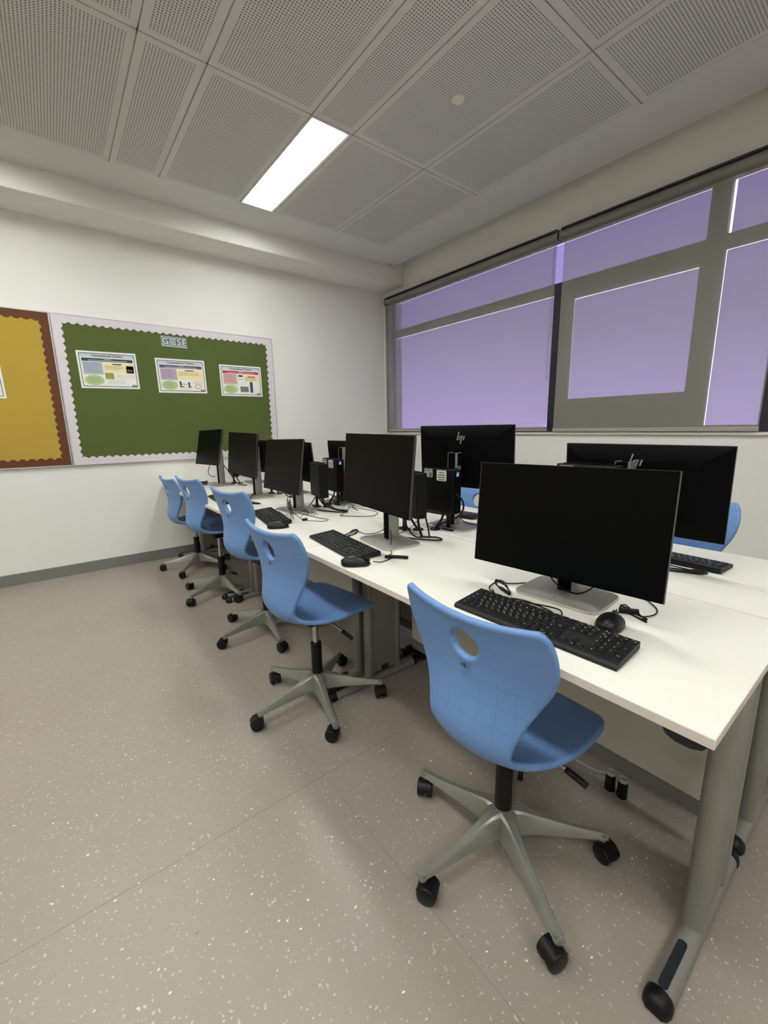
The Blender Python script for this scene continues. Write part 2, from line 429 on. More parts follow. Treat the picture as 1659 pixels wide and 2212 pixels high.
tag(t, 'small round white cover disc on a perforated ceiling panel', 'cover plate')
bm = new_bm(); cyl(bm, (0, 0, -.002), .009, .005, seg=16); t = obj('ceiling_screw', bm, M['blackp'], smooth=40, loc=(3.30, 4.05, ZC-.0005))
tag(t, 'tiny dark screw head in plain ceiling near the window corner', 'screw')

# ------------------------------------------------------------------ windows behind blinds
FX0, FX1 = XW+.035, XW+.095
def frame_rect(bm, y0, y1, z0, z1, x0=FX0, x1=FX1): box(bm, x0, x1, y0, y1, z0, z1)
def window(n, y0, y1, lights, sash=None, er=.055, ts=1.0):
    """y0 nearer the camera. One toplight above the transom, lower lights given as (a, b) spans; sash = index of the opening one"""
    bm = new_bm(); el = .022
    zt0, zt1, zh, zb = 2.350, 2.432, WZ1-.045, WZ0+.045
    frame_rect(bm, y0, y1, zh, WZ1); frame_rect(bm, y0, y1, WZ0, zb)
    frame_rect(bm, y0, y0+er, zb, zh); frame_rect(bm, y1-el, y1, zb, zh)
    frame_rect(bm, y0+er, y1-el, zt0, zt1)
    for (a, b), (c, d) in zip(lights[:-1], lights[1:]): frame_rect(bm, b, c, zb, zt0)
    w = struct(obj('window_%d' % n, bm, M['winframe'], bevel=.002))
    s = .0042     # a sliver of clear daylight shows beside the tinted panes
    px0, px1 = XW+.088, XW+.093
    bm = new_bm(); box(bm, px0, px1, y0+er+(s*1.5 if n > 1 else 0), y1-el-s*.6*ts, zt1, zh-s*.8); part('pane', bm, M['glass'], w)
    for k, (a, b) in enumerate(lights):
        if k == sash:
            bm = new_bm(); f = .045; x0 = FX0-.012
            box(bm, x0, FX1, a, b, zt0-.065, zt0); box(bm, x0, FX1, a, a+f*.35, zb, zt0-.065); box(bm, x0, FX1, b-f, b, zb, zt0-.065)
            box(bm, x0+.015, FX1, a+f*.35, b-f, zb, 1.462)
            sp = part('sash', bm, M['winframe'], w)
            bm = new_bm(); box(bm, px0, px1, a+f*.35, b-f-s, 1.462, zt0-.065-s); part('pane', bm, M['glass'], sp)
        else:
            bm = new_bm(); box(bm, px0, px1, a, b-(s*.8 if n > 1 else .0), zb, zt0-s*.8); part('pane', bm, M['glass'], w)
    return w
window(1, 1.0235, 4.43, [(1.107, 2.07), (2.185, 4.408)], sash=0, er=.0835)
window(2, .60, 1.0225, [(.70, 1.0)], er=.10, ts=5)
window(3, -1.0, .599, [(-.945, .577)])
window(4, -2.58, -1.001, [(-2.525, -1.023)])
# left side channel
bm = new_bm(); box(bm, XW-.045, XW+.03, 4.40, 4.445, WZ0, WZ1-.07); struct(obj('trim_3', bm, M['channel'], bevel=.003))

# roller blinds
def blind(y0, y1, label, hem_z, curl=False):
    xf = XW-.035
    t = thing('roller_blind', label, 'blind', (xf, (y0+y1)/2, WZ0), 0, 'roller blinds over the windows')
    h = (y1-y0)/2
    bm = new_bm(); ztop, zb = 1.56, hem_z-WZ0
    NY, NZ = 48, 60; V = []
    for j in range(NZ+1):
        z = zb+(ztop-zb)*j/NZ; row = []
        for i in range(NY+1):
            s = i/NY; y = (-h+.012)+(2*h-.024)*s
            dx = 0
            if curl:   # slack fabric creased above the hem towards its near end
                k = max(0, 1-(z-zb)/.12)*(1-s)**1.2
                dx = -.018*k*(1+.6*math.sin(9*s+14*(z-zb)/.12)) - .006*max(0, 1-(z-zb)/.28)*math.sin(PI*min(1, (1-s)*1.3))
            row.append(bm.verts.new((dx, y, z)))
        V.append(row)
    for j in range(NZ):
        for i in range(NY): bm.faces.new((V[j][i], V[j][i+1], V[j+1][i+1], V[j+1][i]))
    part('fabric', bm, M['blind'], t, smooth=True)
    bm = new_bm(); box(bm, -.008, .008, -h+.01, h-.01, zb-.026, zb+.004); part('hem_bar', bm, M['hem'], t, bevel=.003)
    bm = new_bm(); prof = []
    for k in range(13):
        a = rad(-90+ 180*k/12 + 90); prof.append((-.012-.034*math.sin(rad(180*k/12)), 1.583+.036*math.cos(rad(180*k/12))))
    prof = [(.03, 1.619)]+prof+[(.03, 1.547)]
    A = [(x, -h, z) for x, z in prof]; B = [(x, h, z) for x, z in prof]; loft(bm, [A, B]); part('cassette', bm, M['cassette'], t, smooth=30)
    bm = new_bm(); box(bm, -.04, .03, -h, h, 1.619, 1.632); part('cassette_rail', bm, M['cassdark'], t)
    for q in (-h-.008, h):
        bm = new_bm(); box(bm, -.05, .03, q, q+.008, 1.543, 1.622); part('end_bracket', bm, M['channel'], t, bevel=.004)
    return t
blind(2.13, 4.415, 'purple-lit roller blind nearest the corner, its hem creased', 1.215, True)
blind(.665, 2.09, 'middle roller blind, over the window frames with thin bright slits', 1.21)
blind(-.95, .64, 'roller blind cut off by the right edge of the photo', 1.222)
blind(-2.58, -.97, 'roller blind farthest from the corner, out of the photo', 1.222)
# bead chain between blinds
bm = new_bm(); tube(bm, [(0, 0, 0), (.002, .002, -.5), (0, 0, -1.05), (.004, -.014, -1.10), (0, -.022, -1.0), (0, -.014, -.5), (0, -.012, 0)], .0014, n=6, seg=6)
t = obj('blind_chain', bm, M['channel'], smooth=True, loc=(XW-.062, 2.155, 2.74)); tag(t, 'thin looped pull chain hanging at the joint of two blinds', 'blind chain')

# ------------------------------------------------------------------ notice boards
def scallop(w, h, band, pitch, amp, bm, z=0, sides='LRTB'):
    """flat ring with a wavy inner edge, in local XZ, origin lower left; thickness along -Y"""
    def inner():
        pts = []
        iw, ih = w-2*band, h-2*band
        def edge(x0, z0, x1, z1, nx, nz):
            L = math.hypot(x1-x0, z1-z0); n = max(1, round(L/pitch)); N = n*8
            for k in range(N):
                t = k/N; a = amp*(.5-.5*math.cos(2*PI*n*t)); a = amp*1.0*abs(math.sin(PI*n*t))
                pts.append((x0+(x1-x0)*t+nx*a, z0+(z1-z0)*t+nz*a))
        edge(band, band, w-band, band, 0, 1); edge(w-band, band, w-band, h-band, -1, 0)
        edge(w-band, h-band, band, h-band, 0, -1); edge(band, h-band, band, band, 1, 0)
        return pts
    P = inner(); n = len(P)
    def outer(p):
        x, zz = p; cx, cz = w/2, h/2
        # project on the outer rectangle, side by side
        d = {'L': x, 'R': w-x, 'B': zz, 'T': h-zz}; s = min(d, key=d.get)
        if s == 'L': return (0, min(max((zz-band)/(h-2*band), 0), 1)*h)
        if s == 'R': return (w, min(max((zz-band)/(h-2*band), 0), 1)*h)
        if s == 'B': return (min(max((x-band)/(w-2*band), 0), 1)*w, 0)
        return (min(max((x-band)/(w-2*band), 0), 1)*w, h)
    f = [bm.verts.new((x, -.004, zz)) for x, zz in P]; g = [bm.verts.new((*(lambda q: (q[0], -.004, q[1]))(outer(p)),)) for p in P]
    fb = [bm.verts.new((x, 0, zz)) for x, zz in P]
    for i in range(n):
        j = (i+1) % n
        bm.faces.new((f[i], f[j], g[j], g[i])); bm.faces.new((f[j], f[i], fb[i], fb[j]))
def board(x0, x1, z0, z1, label, mb, mbord, name):
    w, h = x1-x0, z1-z0
    t = thing(name, label, 'notice board', (x0, YW-.0005, z0))
    bm = new_bm(); box(bm, .004, w-.004, -.016, 0, .004, h-.004); part('pinboard', bm, mb, t)
    bm = new_bm(); scallop(w-.012, h-.012, .052, .060, .017, bm)
    o = part('scalloped_border', bm, mbord, t); o.location = (.006, -.0165, .006)
    bm = new_bm(); e = .009
    box(bm, 0, w, -.022, 0, 0, e); box(bm, 0, w, -.022, 0, h-e, h); box(bm, 0, e, -.022, 0, e, h-e); box(bm, w-e, w, -.022, 0, e, h-e)
    part('trim', bm, M['alum_trim'], t, bevel=.0015)
    return t
board(.125, 2.012, .962, 2.198, 'green notice board with white scalloped border and three posters', M['cork_green'], M['bord_white'], 'notice_board')
board(-1.78, .121, .962, 2.198, 'mustard notice board with brown scalloped border, cut off at left', M['cork_yellow'], M['bord_brown'], 'notice_board')
# posters
def poster(cx, cz, w, h, tilt, accent, soft, label, kind):
    t = thing('poster', label, 'poster', (cx, YW-.0175, cz), 0); t.rotation_euler = (0, rad(tilt), 0)
    bm = new_bm(); box(bm, -w/2, w/2, -.0008, 0, -h/2, h/2); part('sheet', bm, M['paper'], t)
    def rect(name, x0, x1, z0, z1, m, d=.0012, par=t):
        bm = new_bm(); box(bm, w*(x0-.5), w*(x1-.5), -d, -.0005, h*(.5-z1), h*(.5-z0)); return part(name, bm, m, par)
    navy = mm('print_navy', 36, 40, 66); grey = mm('print_grey', 196, 202, 206)
    bm = new_bm()
    for a in ((.035, .965, .05, .066), (.035, .965, .934, .95), (.035, .045, .05, .95), (.955, .965, .05, .95)):
        box(bm, w*(a[0]-.5), w*(a[1]-.5), -.0013, -.0005, h*(.5-a[3]), h*(.5-a[2]))
    part('printed_border', bm, navy, t)
    rect('title_band', .045, .955, .066, .165, grey)
    bm = new_bm(); text_into(bm, 'Computational Thinking', h*.078, Matrix.Translation((0, -.0015, h*(.5-.115))) @ Matrix.Rotation(PI/2, 4, 'X'), bold=True)
    part('title_text', bm, M['ink'], t)
    rect('heading_bar', .07, .93, .185, .27, accent)
    bm = new_bm(); 
    box(bm, -w*.06, w*.06, -.0016, -.001, h*(.5-.212), h*(.5-.203)); box(bm, -w*.33, w*.33, -.0016, -.001, h*(.5-.248), h*(.5-.236)); part('heading_text', bm, M['paper'], t)
    rect('text_box', .075, .40, .285, .62, soft)
    # green ellipse
    bm = new_bm(); cyl(bm, (w*(.235-.5), -.0009, h*(.5-.775)), 1, .0008, axis='y', seg=32, sx=w*.165, sy=h*.145); part('green_bubble', bm, mm('print_green', 176, 200, 138), t)
    yel = mm('print_cream', 236, 222, 168)
    if kind == 3:
        rect('cream_box', .56, .93, .30, .50, yel); rect('photo_print', .46, .66, .68, .86, mm('print_photo_green', 104, 120, 98))
        rect('dark_column', .70, .77, .52, .87, mm('print_slate', 62, 66, 96)); rect('small_picture', .43, .54, .31, .36, M['ink']); rect('small_picture', .43, .54, .41, .46, grey)
        rect('dark_tag', .66, .84, .335, .365, accent, .0016)
    elif kind == 1:
        rect('cream_box', .41, .93, .285, .56, yel); rect('picture', .80, .93, .36, .56, mm('print_tan', 204, 174, 140))
        bm = new_bm(); cyl(bm, (w*.335, -.0014, h*(.5-.49)), .012, .0008, 'y', 12, sy=1.2); cyl(bm, (w*.385, -.0014, h*(.5-.49)), .012, .0008, 'y', 12, sy=1.1); part('picture_figures', bm, mm('print_brown', 92, 60, 48), t)
        rect('grass_photo', .42, .57, .57, .74, mm('print_moss', 146, 152, 56)); rect('dark_tag', .57, .73, .315, .345, accent, .0016)
        rect('white_note', .60, .93, .60, .72, M['labelw']); rect('white_note', .44, .76, .75, .88, M['labelw'])
    else:
        rect('cream_box', .41, .93, .285, .60, yel); rect('dark_tag', .57, .75, .315, .345, accent, .0016)
        bm = new_bm()
        for (x, z) in ((.45, .68), (.63, .70)):
            cyl(bm, (w*(x-.5), -.0012, h*(.5-z)), .009, .0008, 'y', 12)
        for (x0, x1, z0, z1) in ((.44, .47, .70, .80), (.46, .55, .725, .74), (.44, .52, .80, .825), (.62, .65, .72, .80), (.55, .62, .74, .75), (.60, .68, .80, .825)):
            box(bm, w*(x0-.5), w*(x1-.5), -.0014, -.0008, h*(.5-z1), h*(.5-z0))
        part('line_drawing', bm, M['ink'], t)
        bm = new_bm()
        for k in range(6):
            a = k*PI/3; cyl(bm, (w*(.82-.5)+.028*math.cos(a), -.0012, h*(.5-.80)+.020*math.sin(a)), .0075, .0008, 'y', 12)
        part('round_icons', bm, mm('print_tan2', 190, 160, 110), t)
        rect('white_note', .72, .92, .63, .73, M['labelw']); rect('white_note', .42, .68, .83, .92, M['labelw'])
    # body copy lines
    bm = new_bm(); rows = [(.09, .38, .31+.035*k) for k in range(8)]+[(.13, .35, .70+.035*k) for k in range(5)]
    rows += [(.60 if kind == 3 else .43, .76 if kind == 1 else .90, .38+.03*k) for k in range(4)]
    for (a, b, z) in rows:
        bb = b-random.random()*.08; box(bm, w*(a-.5), w*(bb-.5), -.00165, -.0012, h*(.5-z)-.0011, h*(.5-z)+.0011)
    part('body_text', bm, mm('print_text', 110, 108, 108), t)
    rect('corner_badge', .87, .945, .885, .934, navy); rect('corner_badge_mark', .89, .925, .90, .92, M['white'], .0016)
    return t
def mm(name, r, g, b):
    k = 'x'+name
    if k not in M: M[k] = mat(name, srgb(r, g, b), .6)
    return M[k]
poster(.483, 1.772, .440, .306, -1.0, mm('print_teal', 30, 62, 72), mm('print_blue_grey', 168, 180, 192), 'poster with dark teal heading, leftmost of three on green board', 1)
poster(1.074, 1.757, .436, .310, -.9, mm('print_purple', 86, 62, 104), mm('print_mauve', 178, 164, 182), 'poster with purple heading, middle of three on green board', 2)
poster(1.649, 1.742, .434, .306, -.3, mm('print_red', 190, 36, 48), mm('print_pink', 216, 168, 166), 'poster with red heading, rightmost of three on green board', 3)
# title card
t = thing('title_card', 'small laminated grey card reading GCSE at top of green board', 'sign', (1.037, YW-.0175, 2.063)); t.rotation_euler = (0, rad(.6), 0)
bm = new_bm(); box(bm, -.112, .112, -.001, 0, -.046, .046); part('card', bm, mat('laminate_card', srgb(168, 178, 182), .12, coat=.5), t, bevel=0)
def gcse():
    a = new_bm(); b = new_bm()
    text_into(a, 'GCSE', .086, Matrix.Translation((0, -.0016, 0)) @ Matrix.Rotation(PI/2, 4, 'X'), bold=True, spacing=1.05, depth=.0003)
    return a
# outlined letters: dark offset copy with a light copy in front
def text_offset(body, size, off, y, m, parent, name):
    cu = bpy.data.curves.new('t', 'FONT'); cu.body = body; cu.size = size; cu.align_x = 'CENTER'; cu.align_y = 'CENTER'
    cu.extrude = .0002; cu.offset = off; cu.space_character = 1.16; cu.resolution_u = 4
    o = bpy.data.objects.new('t', cu); COL.objects.link(o)
    me = bpy.data.meshes.new_from_object(o.evaluated_get(bpy.context.evaluated_depsgraph_get())); bpy.data.objects.remove(o)
    me.transform(Matrix.Translation((0, y, 0)) @ Matrix.Rotation(PI/2, 4, 'X')); me.materials.clear(); me.materials.append(m)
    p = bpy.data.objects.new(name, me); COL.objects.link(p); p.parent = parent; return p
text_offset('GCSE', .080, .0070, -.0015, M['ink'], t, 'letter_outline')
text_offset('GCSE', .080, .0022, -.0021, mm('letter_grey', 196, 203, 206), t, 'letter_fill')
# sheet on the mustard board
bm = new_bm(); box(bm, -.22, .22, -.001, 0, -.15, .15); t = thing('pinned_sheet', 'white bordered sheet on mustard board, only its right edge visible', 'poster', (-.452, YW-.0175, 1.662)); t.rotation_euler = (0, rad(-1), 0)
part('sheet', bm, M['paper'], t)
bm = new_bm(); 
for a in ((-.205, .205, .13, .134), (-.205, .205, -.134, -.13), (.201, .205, -.134, .134), (-.205, -.201, -.134, .134)): box(bm, a[0], a[1], -.0014, -.0008, a[2], a[3])
part('printed_border', bm, M['ink'], t)

# ------------------------------------------------------------------ desks
ZD, TH = .74, .020
def hollow_foot(bm, x0, x1, y, mi=0):
    rings = []
    for x in (x0, x1):
        rings.append([(x, y+.026*math.cos(rad(a)), .006+.030*max(0, math.sin(rad(a)))**.8) for a in range(0, 181, 15)])
    loft(bm, rings, mi=mi)
def make_leg(desk, y, sgn, x0, x1, side):
    """C-frame leg. x0..x1 foot along x (x0 = user side). side = +1 user at low x, -1 user at high x"""
    def X(d): return x0+d if side > 0 else x1-d
    L = x1-x0
    bm = new_bm(); hollow_foot(bm, x0+.02, x1-.02, y)
    for d in (.235, .405):
        r = .024
        A = [(X(d)+r*.9*math.cos(2*PI*k/20), y+r*math.sin(2*PI*k/20), .03) for k in range(20)]
        B = [(p[0], p[1], ZD-TH-.03) for p in A]; loft(bm, [A, B])
    xa, xb = sorted((X(.235), X(.405)))
    box(bm, xa, xb, y-.016, y+.016, .12, ZD-TH-.03)
    xa, xb = sorted((X(.06), X(L-.03)))
    box(bm, xa, xb, y-.018, y+.018, ZD-TH-.035, ZD-TH)
    leg = part('leg', bm, M['frame'], desk, smooth=35)
    for xx, s in ((X(.02), -side), (X(L-.02), side)):
        bm = new_bm(); rings = []
        for k, (d, sc) in enumerate(((-.012, 1.0), (.006, 1.02), (.018, .88), (.026, .55))):
            rings.append([(xx+s*d, y+.028*sc*math.cos(rad(a)), .003+.034*sc*max(0, math.sin(rad(a)))**.8) for a in range(0, 181, 15)])
        loft(bm, rings)
        part('foot_cap', bm, M['blackp'], leg, smooth=40)
    bm = new_bm(); xc = X(.10); A = []
    for k in range(21):
        pass
    out = rrect(.135, .019, .0094, 6)
    loft(bm, [[(xc+p[0], y+p[1], .030) for p in out], [(xc+p[0], y+p[1], .0388) for p in out]])
    part('foot_inlay', bm, M['velcro'], leg, smooth=40)
    bm = new_bm(); box(bm, *sorted((X(.25), X(.39))), y-.0185, y-.0155, .05, ZD-TH-.05); box(bm, *sorted((X(.25), X(.39))), y+.0155, y+.0185, .05, ZD-TH-.05)
    part('cable_cover', bm, M['frame'], leg, bevel=.001)
    bm = new_bm(); xm = X(.32); ys = y+.0155 if sgn > 0 else y-.0192; box(bm, xm-.022, xm+.022, ys, ys+.0037, .05, .075); part('cable_slot', bm, M['velcro'], leg)
def make_desk(y0, y1, side, label):
    x0, x1 = (.784, 1.412) if side > 0 else (1.415, 2.04)
    t = thing('desk', label, 'desk', ((x0+x1)/2, (y0+y1)/2, 0), 0, 'white desks set back to back')
    cx, cy = (x0+x1)/2, (y0+y1)/2
    g = .0012
    def sub(o): o.matrix_parent_inverse = Matrix.Translation((-cx, -cy, 0)); return o
    bm = new_bm(); box(bm, x0, x1, y0+g, y1-g, ZD-TH, ZD); 
    for f in bm.faces:
        f.material_index = 0 if abs(f.calc_center_median().z-ZD) < 1e-4 else 1
    top = sub(part('tabletop', bm, [M['desk'], M['deskedge']], t, bevel=.0012, seg=1))
    xm = x1-.055 if side > 0 else x0+.06
    bm = new_bm(); box(bm, xm, xm+.018, y0+.07, y1-.07, .158, ZD-TH); p = sub(part('modesty_panel', bm, M['panel'], t))
    bm = new_bm(); box(bm, xm-.003, xm+.021, y0+.07, y1-.07, .108, .158)
    part('bottom_rail', bm, M['base'], p, bevel=.001)
    for y, sg in ((y0+.045, 1), (y1-.045, -1)):
        make_leg(t, y, sg, x0+.075, x1-.008, side) if side > 0 else make_leg(t, y, sg, x0+.008, x1-.075, side)
    for c in t.children: c.matrix_parent_inverse = Matrix.Translation((-cx, -cy, 0))
    return t
DY = [.141, 1.594, 3.052, 4.515]
nm = ['nearest the camera', 'in the middle of the row', 'touching the notice board wall']
for k in range(3):
    d = make_desk(DY[k], DY[k+1], 1, 'white-topped desk of the left-hand row, '+nm[k])
    if k == 0:
        bm = new_bm(); out = [(.0, 0), (.0, -.012), (.015, -.026), (.045, -.034), (.085, -.034), (.115, -.026), (.128, -.010), (.13, 0)]
        A = [(.80, DY[0]+.012+a*.55, ZD-TH+b*.8) for a, b in out]; B = [(.838, DY[0]+.012+a*.55, ZD-TH+b*.8) for a, b in out]; loft(bm, [A, B])
        o = part('cable_hook', bm, M['velcro'], d, smooth=30); o.matrix_parent_inverse = Matrix.Translation((-d.location.x, -d.location.y, 0))
    make_desk(DY[k], DY[k+1], -1, 'white-topped desk of the window-side row, '+nm[k])

# ------------------------------------------------------------------ swivel chairs
SHELL0 = [  # u, z, half width, edge lift forward/up
 (-.222, .828, .188, .030), (-.212, .812, .207, .032), (-.203, .785, .215, .034), (-.195, .75, .218, .036), (-.187, .715, .215, .037), (-.181, .68, .206, .037),
 (-.178, .645, .190, .036), (-.178, .61, .172, .034), (-.182, .575, .155, .032), (-.189, .54, .142, .030), (-.196, .505, .132, .028),
 (-.198, .47, .127, .026), (-.190, .438, .125, .025), (-.170, .412, .128, .024), (-.140, .396, .140, .022), (-.100, .388, .160, .020), (-.055, .387, .180, .018),
 (-.005, .391, .196, .017), (.05, .399, .206, .014), (.10, .405, .207, .010), (.145, .407, .202, .005), (.18, .403, .190, .0), (.210, .394, .170, -.004), (.230, .382, .142, -.006)]
SHELL = [(u, .828-(.828-z)*.905, w, l) for u, z, w, l in SHELL0]
def shell_mesh():
    def cr(i, t, k):
        P = SHELL; a, b, c, d = P[max(i-1, 0)][k], P[i][k], P[i+1][k], P[min(i+2, len(P)-1)][k]
        return .5*((2*b)+(c-a)*t+(2*a-5*b+4*c-d)*t*t+(3*b-a-3*c+d)*t**3)
    fine = []
    for i in range(len(SHELL)-1):
        for k in range(12): fine.append([cr(i, k/12, j) for j in range(4)])
    fine.append(list(SHELL[-1]))
    fa = [0]
    for a, b in zip(fine[:-1], fine[1:]): fa.append(fa[-1]+math.hypot(b[0]-a[0], b[1]-a[1]))
    L = fa[-1]
    def at(a):
        a = min(max(a, 0), L); k = 0
        while k < len(fa)-2 and fa[k+1] < a: k += 1
        t = (a-fa[k])/(fa[k+1]-fa[k]); return [fine[k][j]*(1-t)+fine[k+1][j]*t for j in range(4)]
    EDG = [0, .0010, .0032, .0068, .011]
    n = 84; arcs = EDG+[.011+(L-.022)*k/n for k in range(1, n)]+[L-e for e in EDG[::-1]]
    def surf(a, y):
        u, z, w, l = at(a); p, q = at(a-.004), at(a+.004)
        tu, tz = q[0]-p[0], q[1]-p[1]; m = math.hypot(tu, tz); nu, nz = -tz/m, tu/m
        if a < L*.35 and nu < 0: nu, nz = -nu, -nz
        s = y/w; return Vector((u+nu*l*s*s, y, z+nz*l*s*s))
    NX = 40; bm = bmesh.new(); V = []; U = {}
    for a in arcs:
        w = at(a)[2]
        ys = [-w+e for e in EDG]+[-w+.011+(2*w-.022)*k/NX for k in range(1, NX)]+[w-e for e in EDG[::-1]]
        row = []
        for y in ys:
            v = bm.verts.new(surf(a, y)); U[v] = [a, y]; row.append(v)
        V.append(row)
    ha = next(a for a in arcs if at(a)[1] <= .757); ry, rz = .039, .040
    def e(v): return math.hypot(U[v][1]/ry, (U[v][0]-ha)/rz)
    for r0, r1 in zip(V[:-1], V[1:]):
        for k in range(len(r0)-1):
            q = (r0[k], r0[k+1], r1[k+1], r1[k])
            if abs(U[q[0]][0]-ha) < .07 and min(e(v) for v in q) < 1.17: continue
            bm.faces.new(q)
    for v in [v for v in bm.verts if not v.link_faces]: bm.verts.remove(v)
    rim = [v for v in bm.verts if v.is_boundary and abs(U[v][0]-ha) < .07 and abs(U[v][1]) < .07]
    # fan the hole rim inwards in fine rings so that its lip can be rounded
    E = [ed for ed in bm.edges if ed.is_boundary and ed.verts[0] in rim and ed.verts[1] in rim]
    loops = {}
    for v in rim:
        an = math.atan2((U[v][0]-ha)/rz, U[v][1]/ry); d = e(v); loops[v] = []
        for k, g in enumerate((1.13, 1.06, 1.022, 1.0)):
            a, y = ha+math.sin(an)*rz*g, math.cos(an)*ry*g
            nv = bm.verts.new(surf(a, y)); U[nv] = [a, y]; loops[v].append(nv)
    for ed in E:
        a, b = ed.verts
        ca, cb = [a]+loops[a], [b]+loops[b]
        for k in range(4): bm.faces.new((ca[k], ca[k+1], cb[k+1], cb[k]))
    bmesh.ops.recalc_face_normals(bm, faces=bm.faces[:]); bm.normal_update()
    T, Rr = .0095, .0085
    def dist(v):
        a, y = U[v]; w = at(a)[2]; d = min(a, L-a, w-abs(y))
        h = (e(v)-1)*min(ry, rz)
        if h < .02: d = min(d, max(h, 0))
        return d
    off = {}
    for v in bm.verts:
        d = dist(v); q = 1-min(1, d/Rr); off[v] = T*math.sqrt(max(0, 1-q*q)) if d > 1e-6 else 0
        h = (e(v)-1)*.04
        if h < .012 and d > 1e-6 and abs(U[v][0]-ha) < .06: off[v] += .0018*math.sin(PI*min(1, max(0, h/.012)))   # raised lip
    out = bmesh.new(); uv = out.loops.layers.uv.new('UVMap'); A, B, UV = {}, {}, {}
    for v in bm.verts:
        nrm = v.normal
        if v.is_boundary or off[v] == 0: A[v] = B[v] = out.verts.new(v.co)
        else: A[v] = out.verts.new(v.co+nrm*off[v]); B[v] = out.verts.new(v.co-nrm*off[v])
        UV[A[v]] = UV[B[v]] = (U[v][1]+.5, U[v][0])
    for f in bm.faces:
        for D, rev in ((A, False), (B, True)):
            vs = [D[v] for v in f.verts]; vs = vs[::-1] if rev else vs
            if len(set(vs)) < 3: continue
            try: g = out.faces.new(vs)
            except ValueError: continue
            g.smooth = True
            for l in g.loops: l[uv].uv = UV[l.vert]
    bm.free(); me = bpy.data.meshes.new('chair_shell'); out.to_mesh(me); out.free(); me.materials.append(M['chair'])
    return me
def caster_bm():
    """twin wheel caster, stem at origin pointing up, wheel centre offset -x"""
    w = new_bm()
    for s in (-1, 1):
        y = s*.0155
        rings = []
        for (d, r) in ((-.011, .0215), (-.0095, .0262), (.004, .0275), (.0085, .0253), (.0105, .018)):
            rings.append([(-.015+r*math.cos(2*PI*k/28), y+s*d, .0275+r*math.sin(2*PI*k/28)) for k in range(28)])
        loft(w, rings)
    h = new_bm()
    # hood between and over the wheels
    prof = [(-.015+.0295*math.cos(rad(a)), .0275+.0295*math.sin(rad(a))) for a in range(20, 171, 10)]
    prof2 = [(-.015+.0215*math.cos(rad(a)), .0275+.0215*math.sin(rad(a))) for a in range(170, 19, -10)]
    P = prof+prof2
    # body strip: build as quads
    n = len(prof)
    A = [h.verts.new((x, -.021, z)) for x, z in prof]; B = [h.verts.new((x, .021, z)) for x, z in prof]
    A2 = [h.verts.new((x, -.021, z)) for x, z in prof2[::-1]]; B2 = [h.verts.new((x, .021, z)) for x, z in prof2[::-1]]
    for i in range(n-1):
        h.faces.new((A[i], A[i+1], B[i+1], B[i])); h.faces.new((A2[i], B2[i], B2[i+1], A2[i+1]))
        h.faces.new((A[i], A2[i], A2[i+1], A[i+1])); h.faces.new((B[i], B[i+1], B2[i+1], B2[i]))
    h.faces.new((A[0], B[0], B2[0], A2[0])); h.faces.new((A[-1], A2[-1], B2[-1], B[-1]))
    cyl(h, (0, 0, .055), .0065, .018, seg=14)
    cyl(h, (-.002, 0, .046), .011, .012, seg=16)
    return w, h
def arm_bm(L=.290, zt=.062):
    """one arm of the star base along +x: deep at the hub, thin at the caster"""
    bm = new_bm(); rings = []
    for (x, z0, z1, w, wb) in ((.010, .072, .144, .026, .040), (.030, .072, .1435, .022, .036), (.055, .0725, .137, .015, .029), (.10, .073, .122, .0105, .0235), (.16, .0715, .106, .0085, .0205), (.22, .069, .092, .008, .0175), (L-.008, .066, .083, .008, .0145), (L+.009, .065, .080, .007, .0125)):
        c = (z0+z1)/2
        rings.append([(x, -wb, z0), (x, wb, z0), (x, wb*.98, z0+.10*(z1-z0)), (x, w*1.15, z1-.005), (x, w*.75, z1), (x, -w*.75, z1), (x, -w*1.15, z1-.005), (x, -wb*.98, z0+.10*(z1-z0))])
    loft(bm, rings)
    cyl(bm, (L-.004, 0, .068), .0125, .024, seg=16)
    return bm
shell_me = shell_mesh()
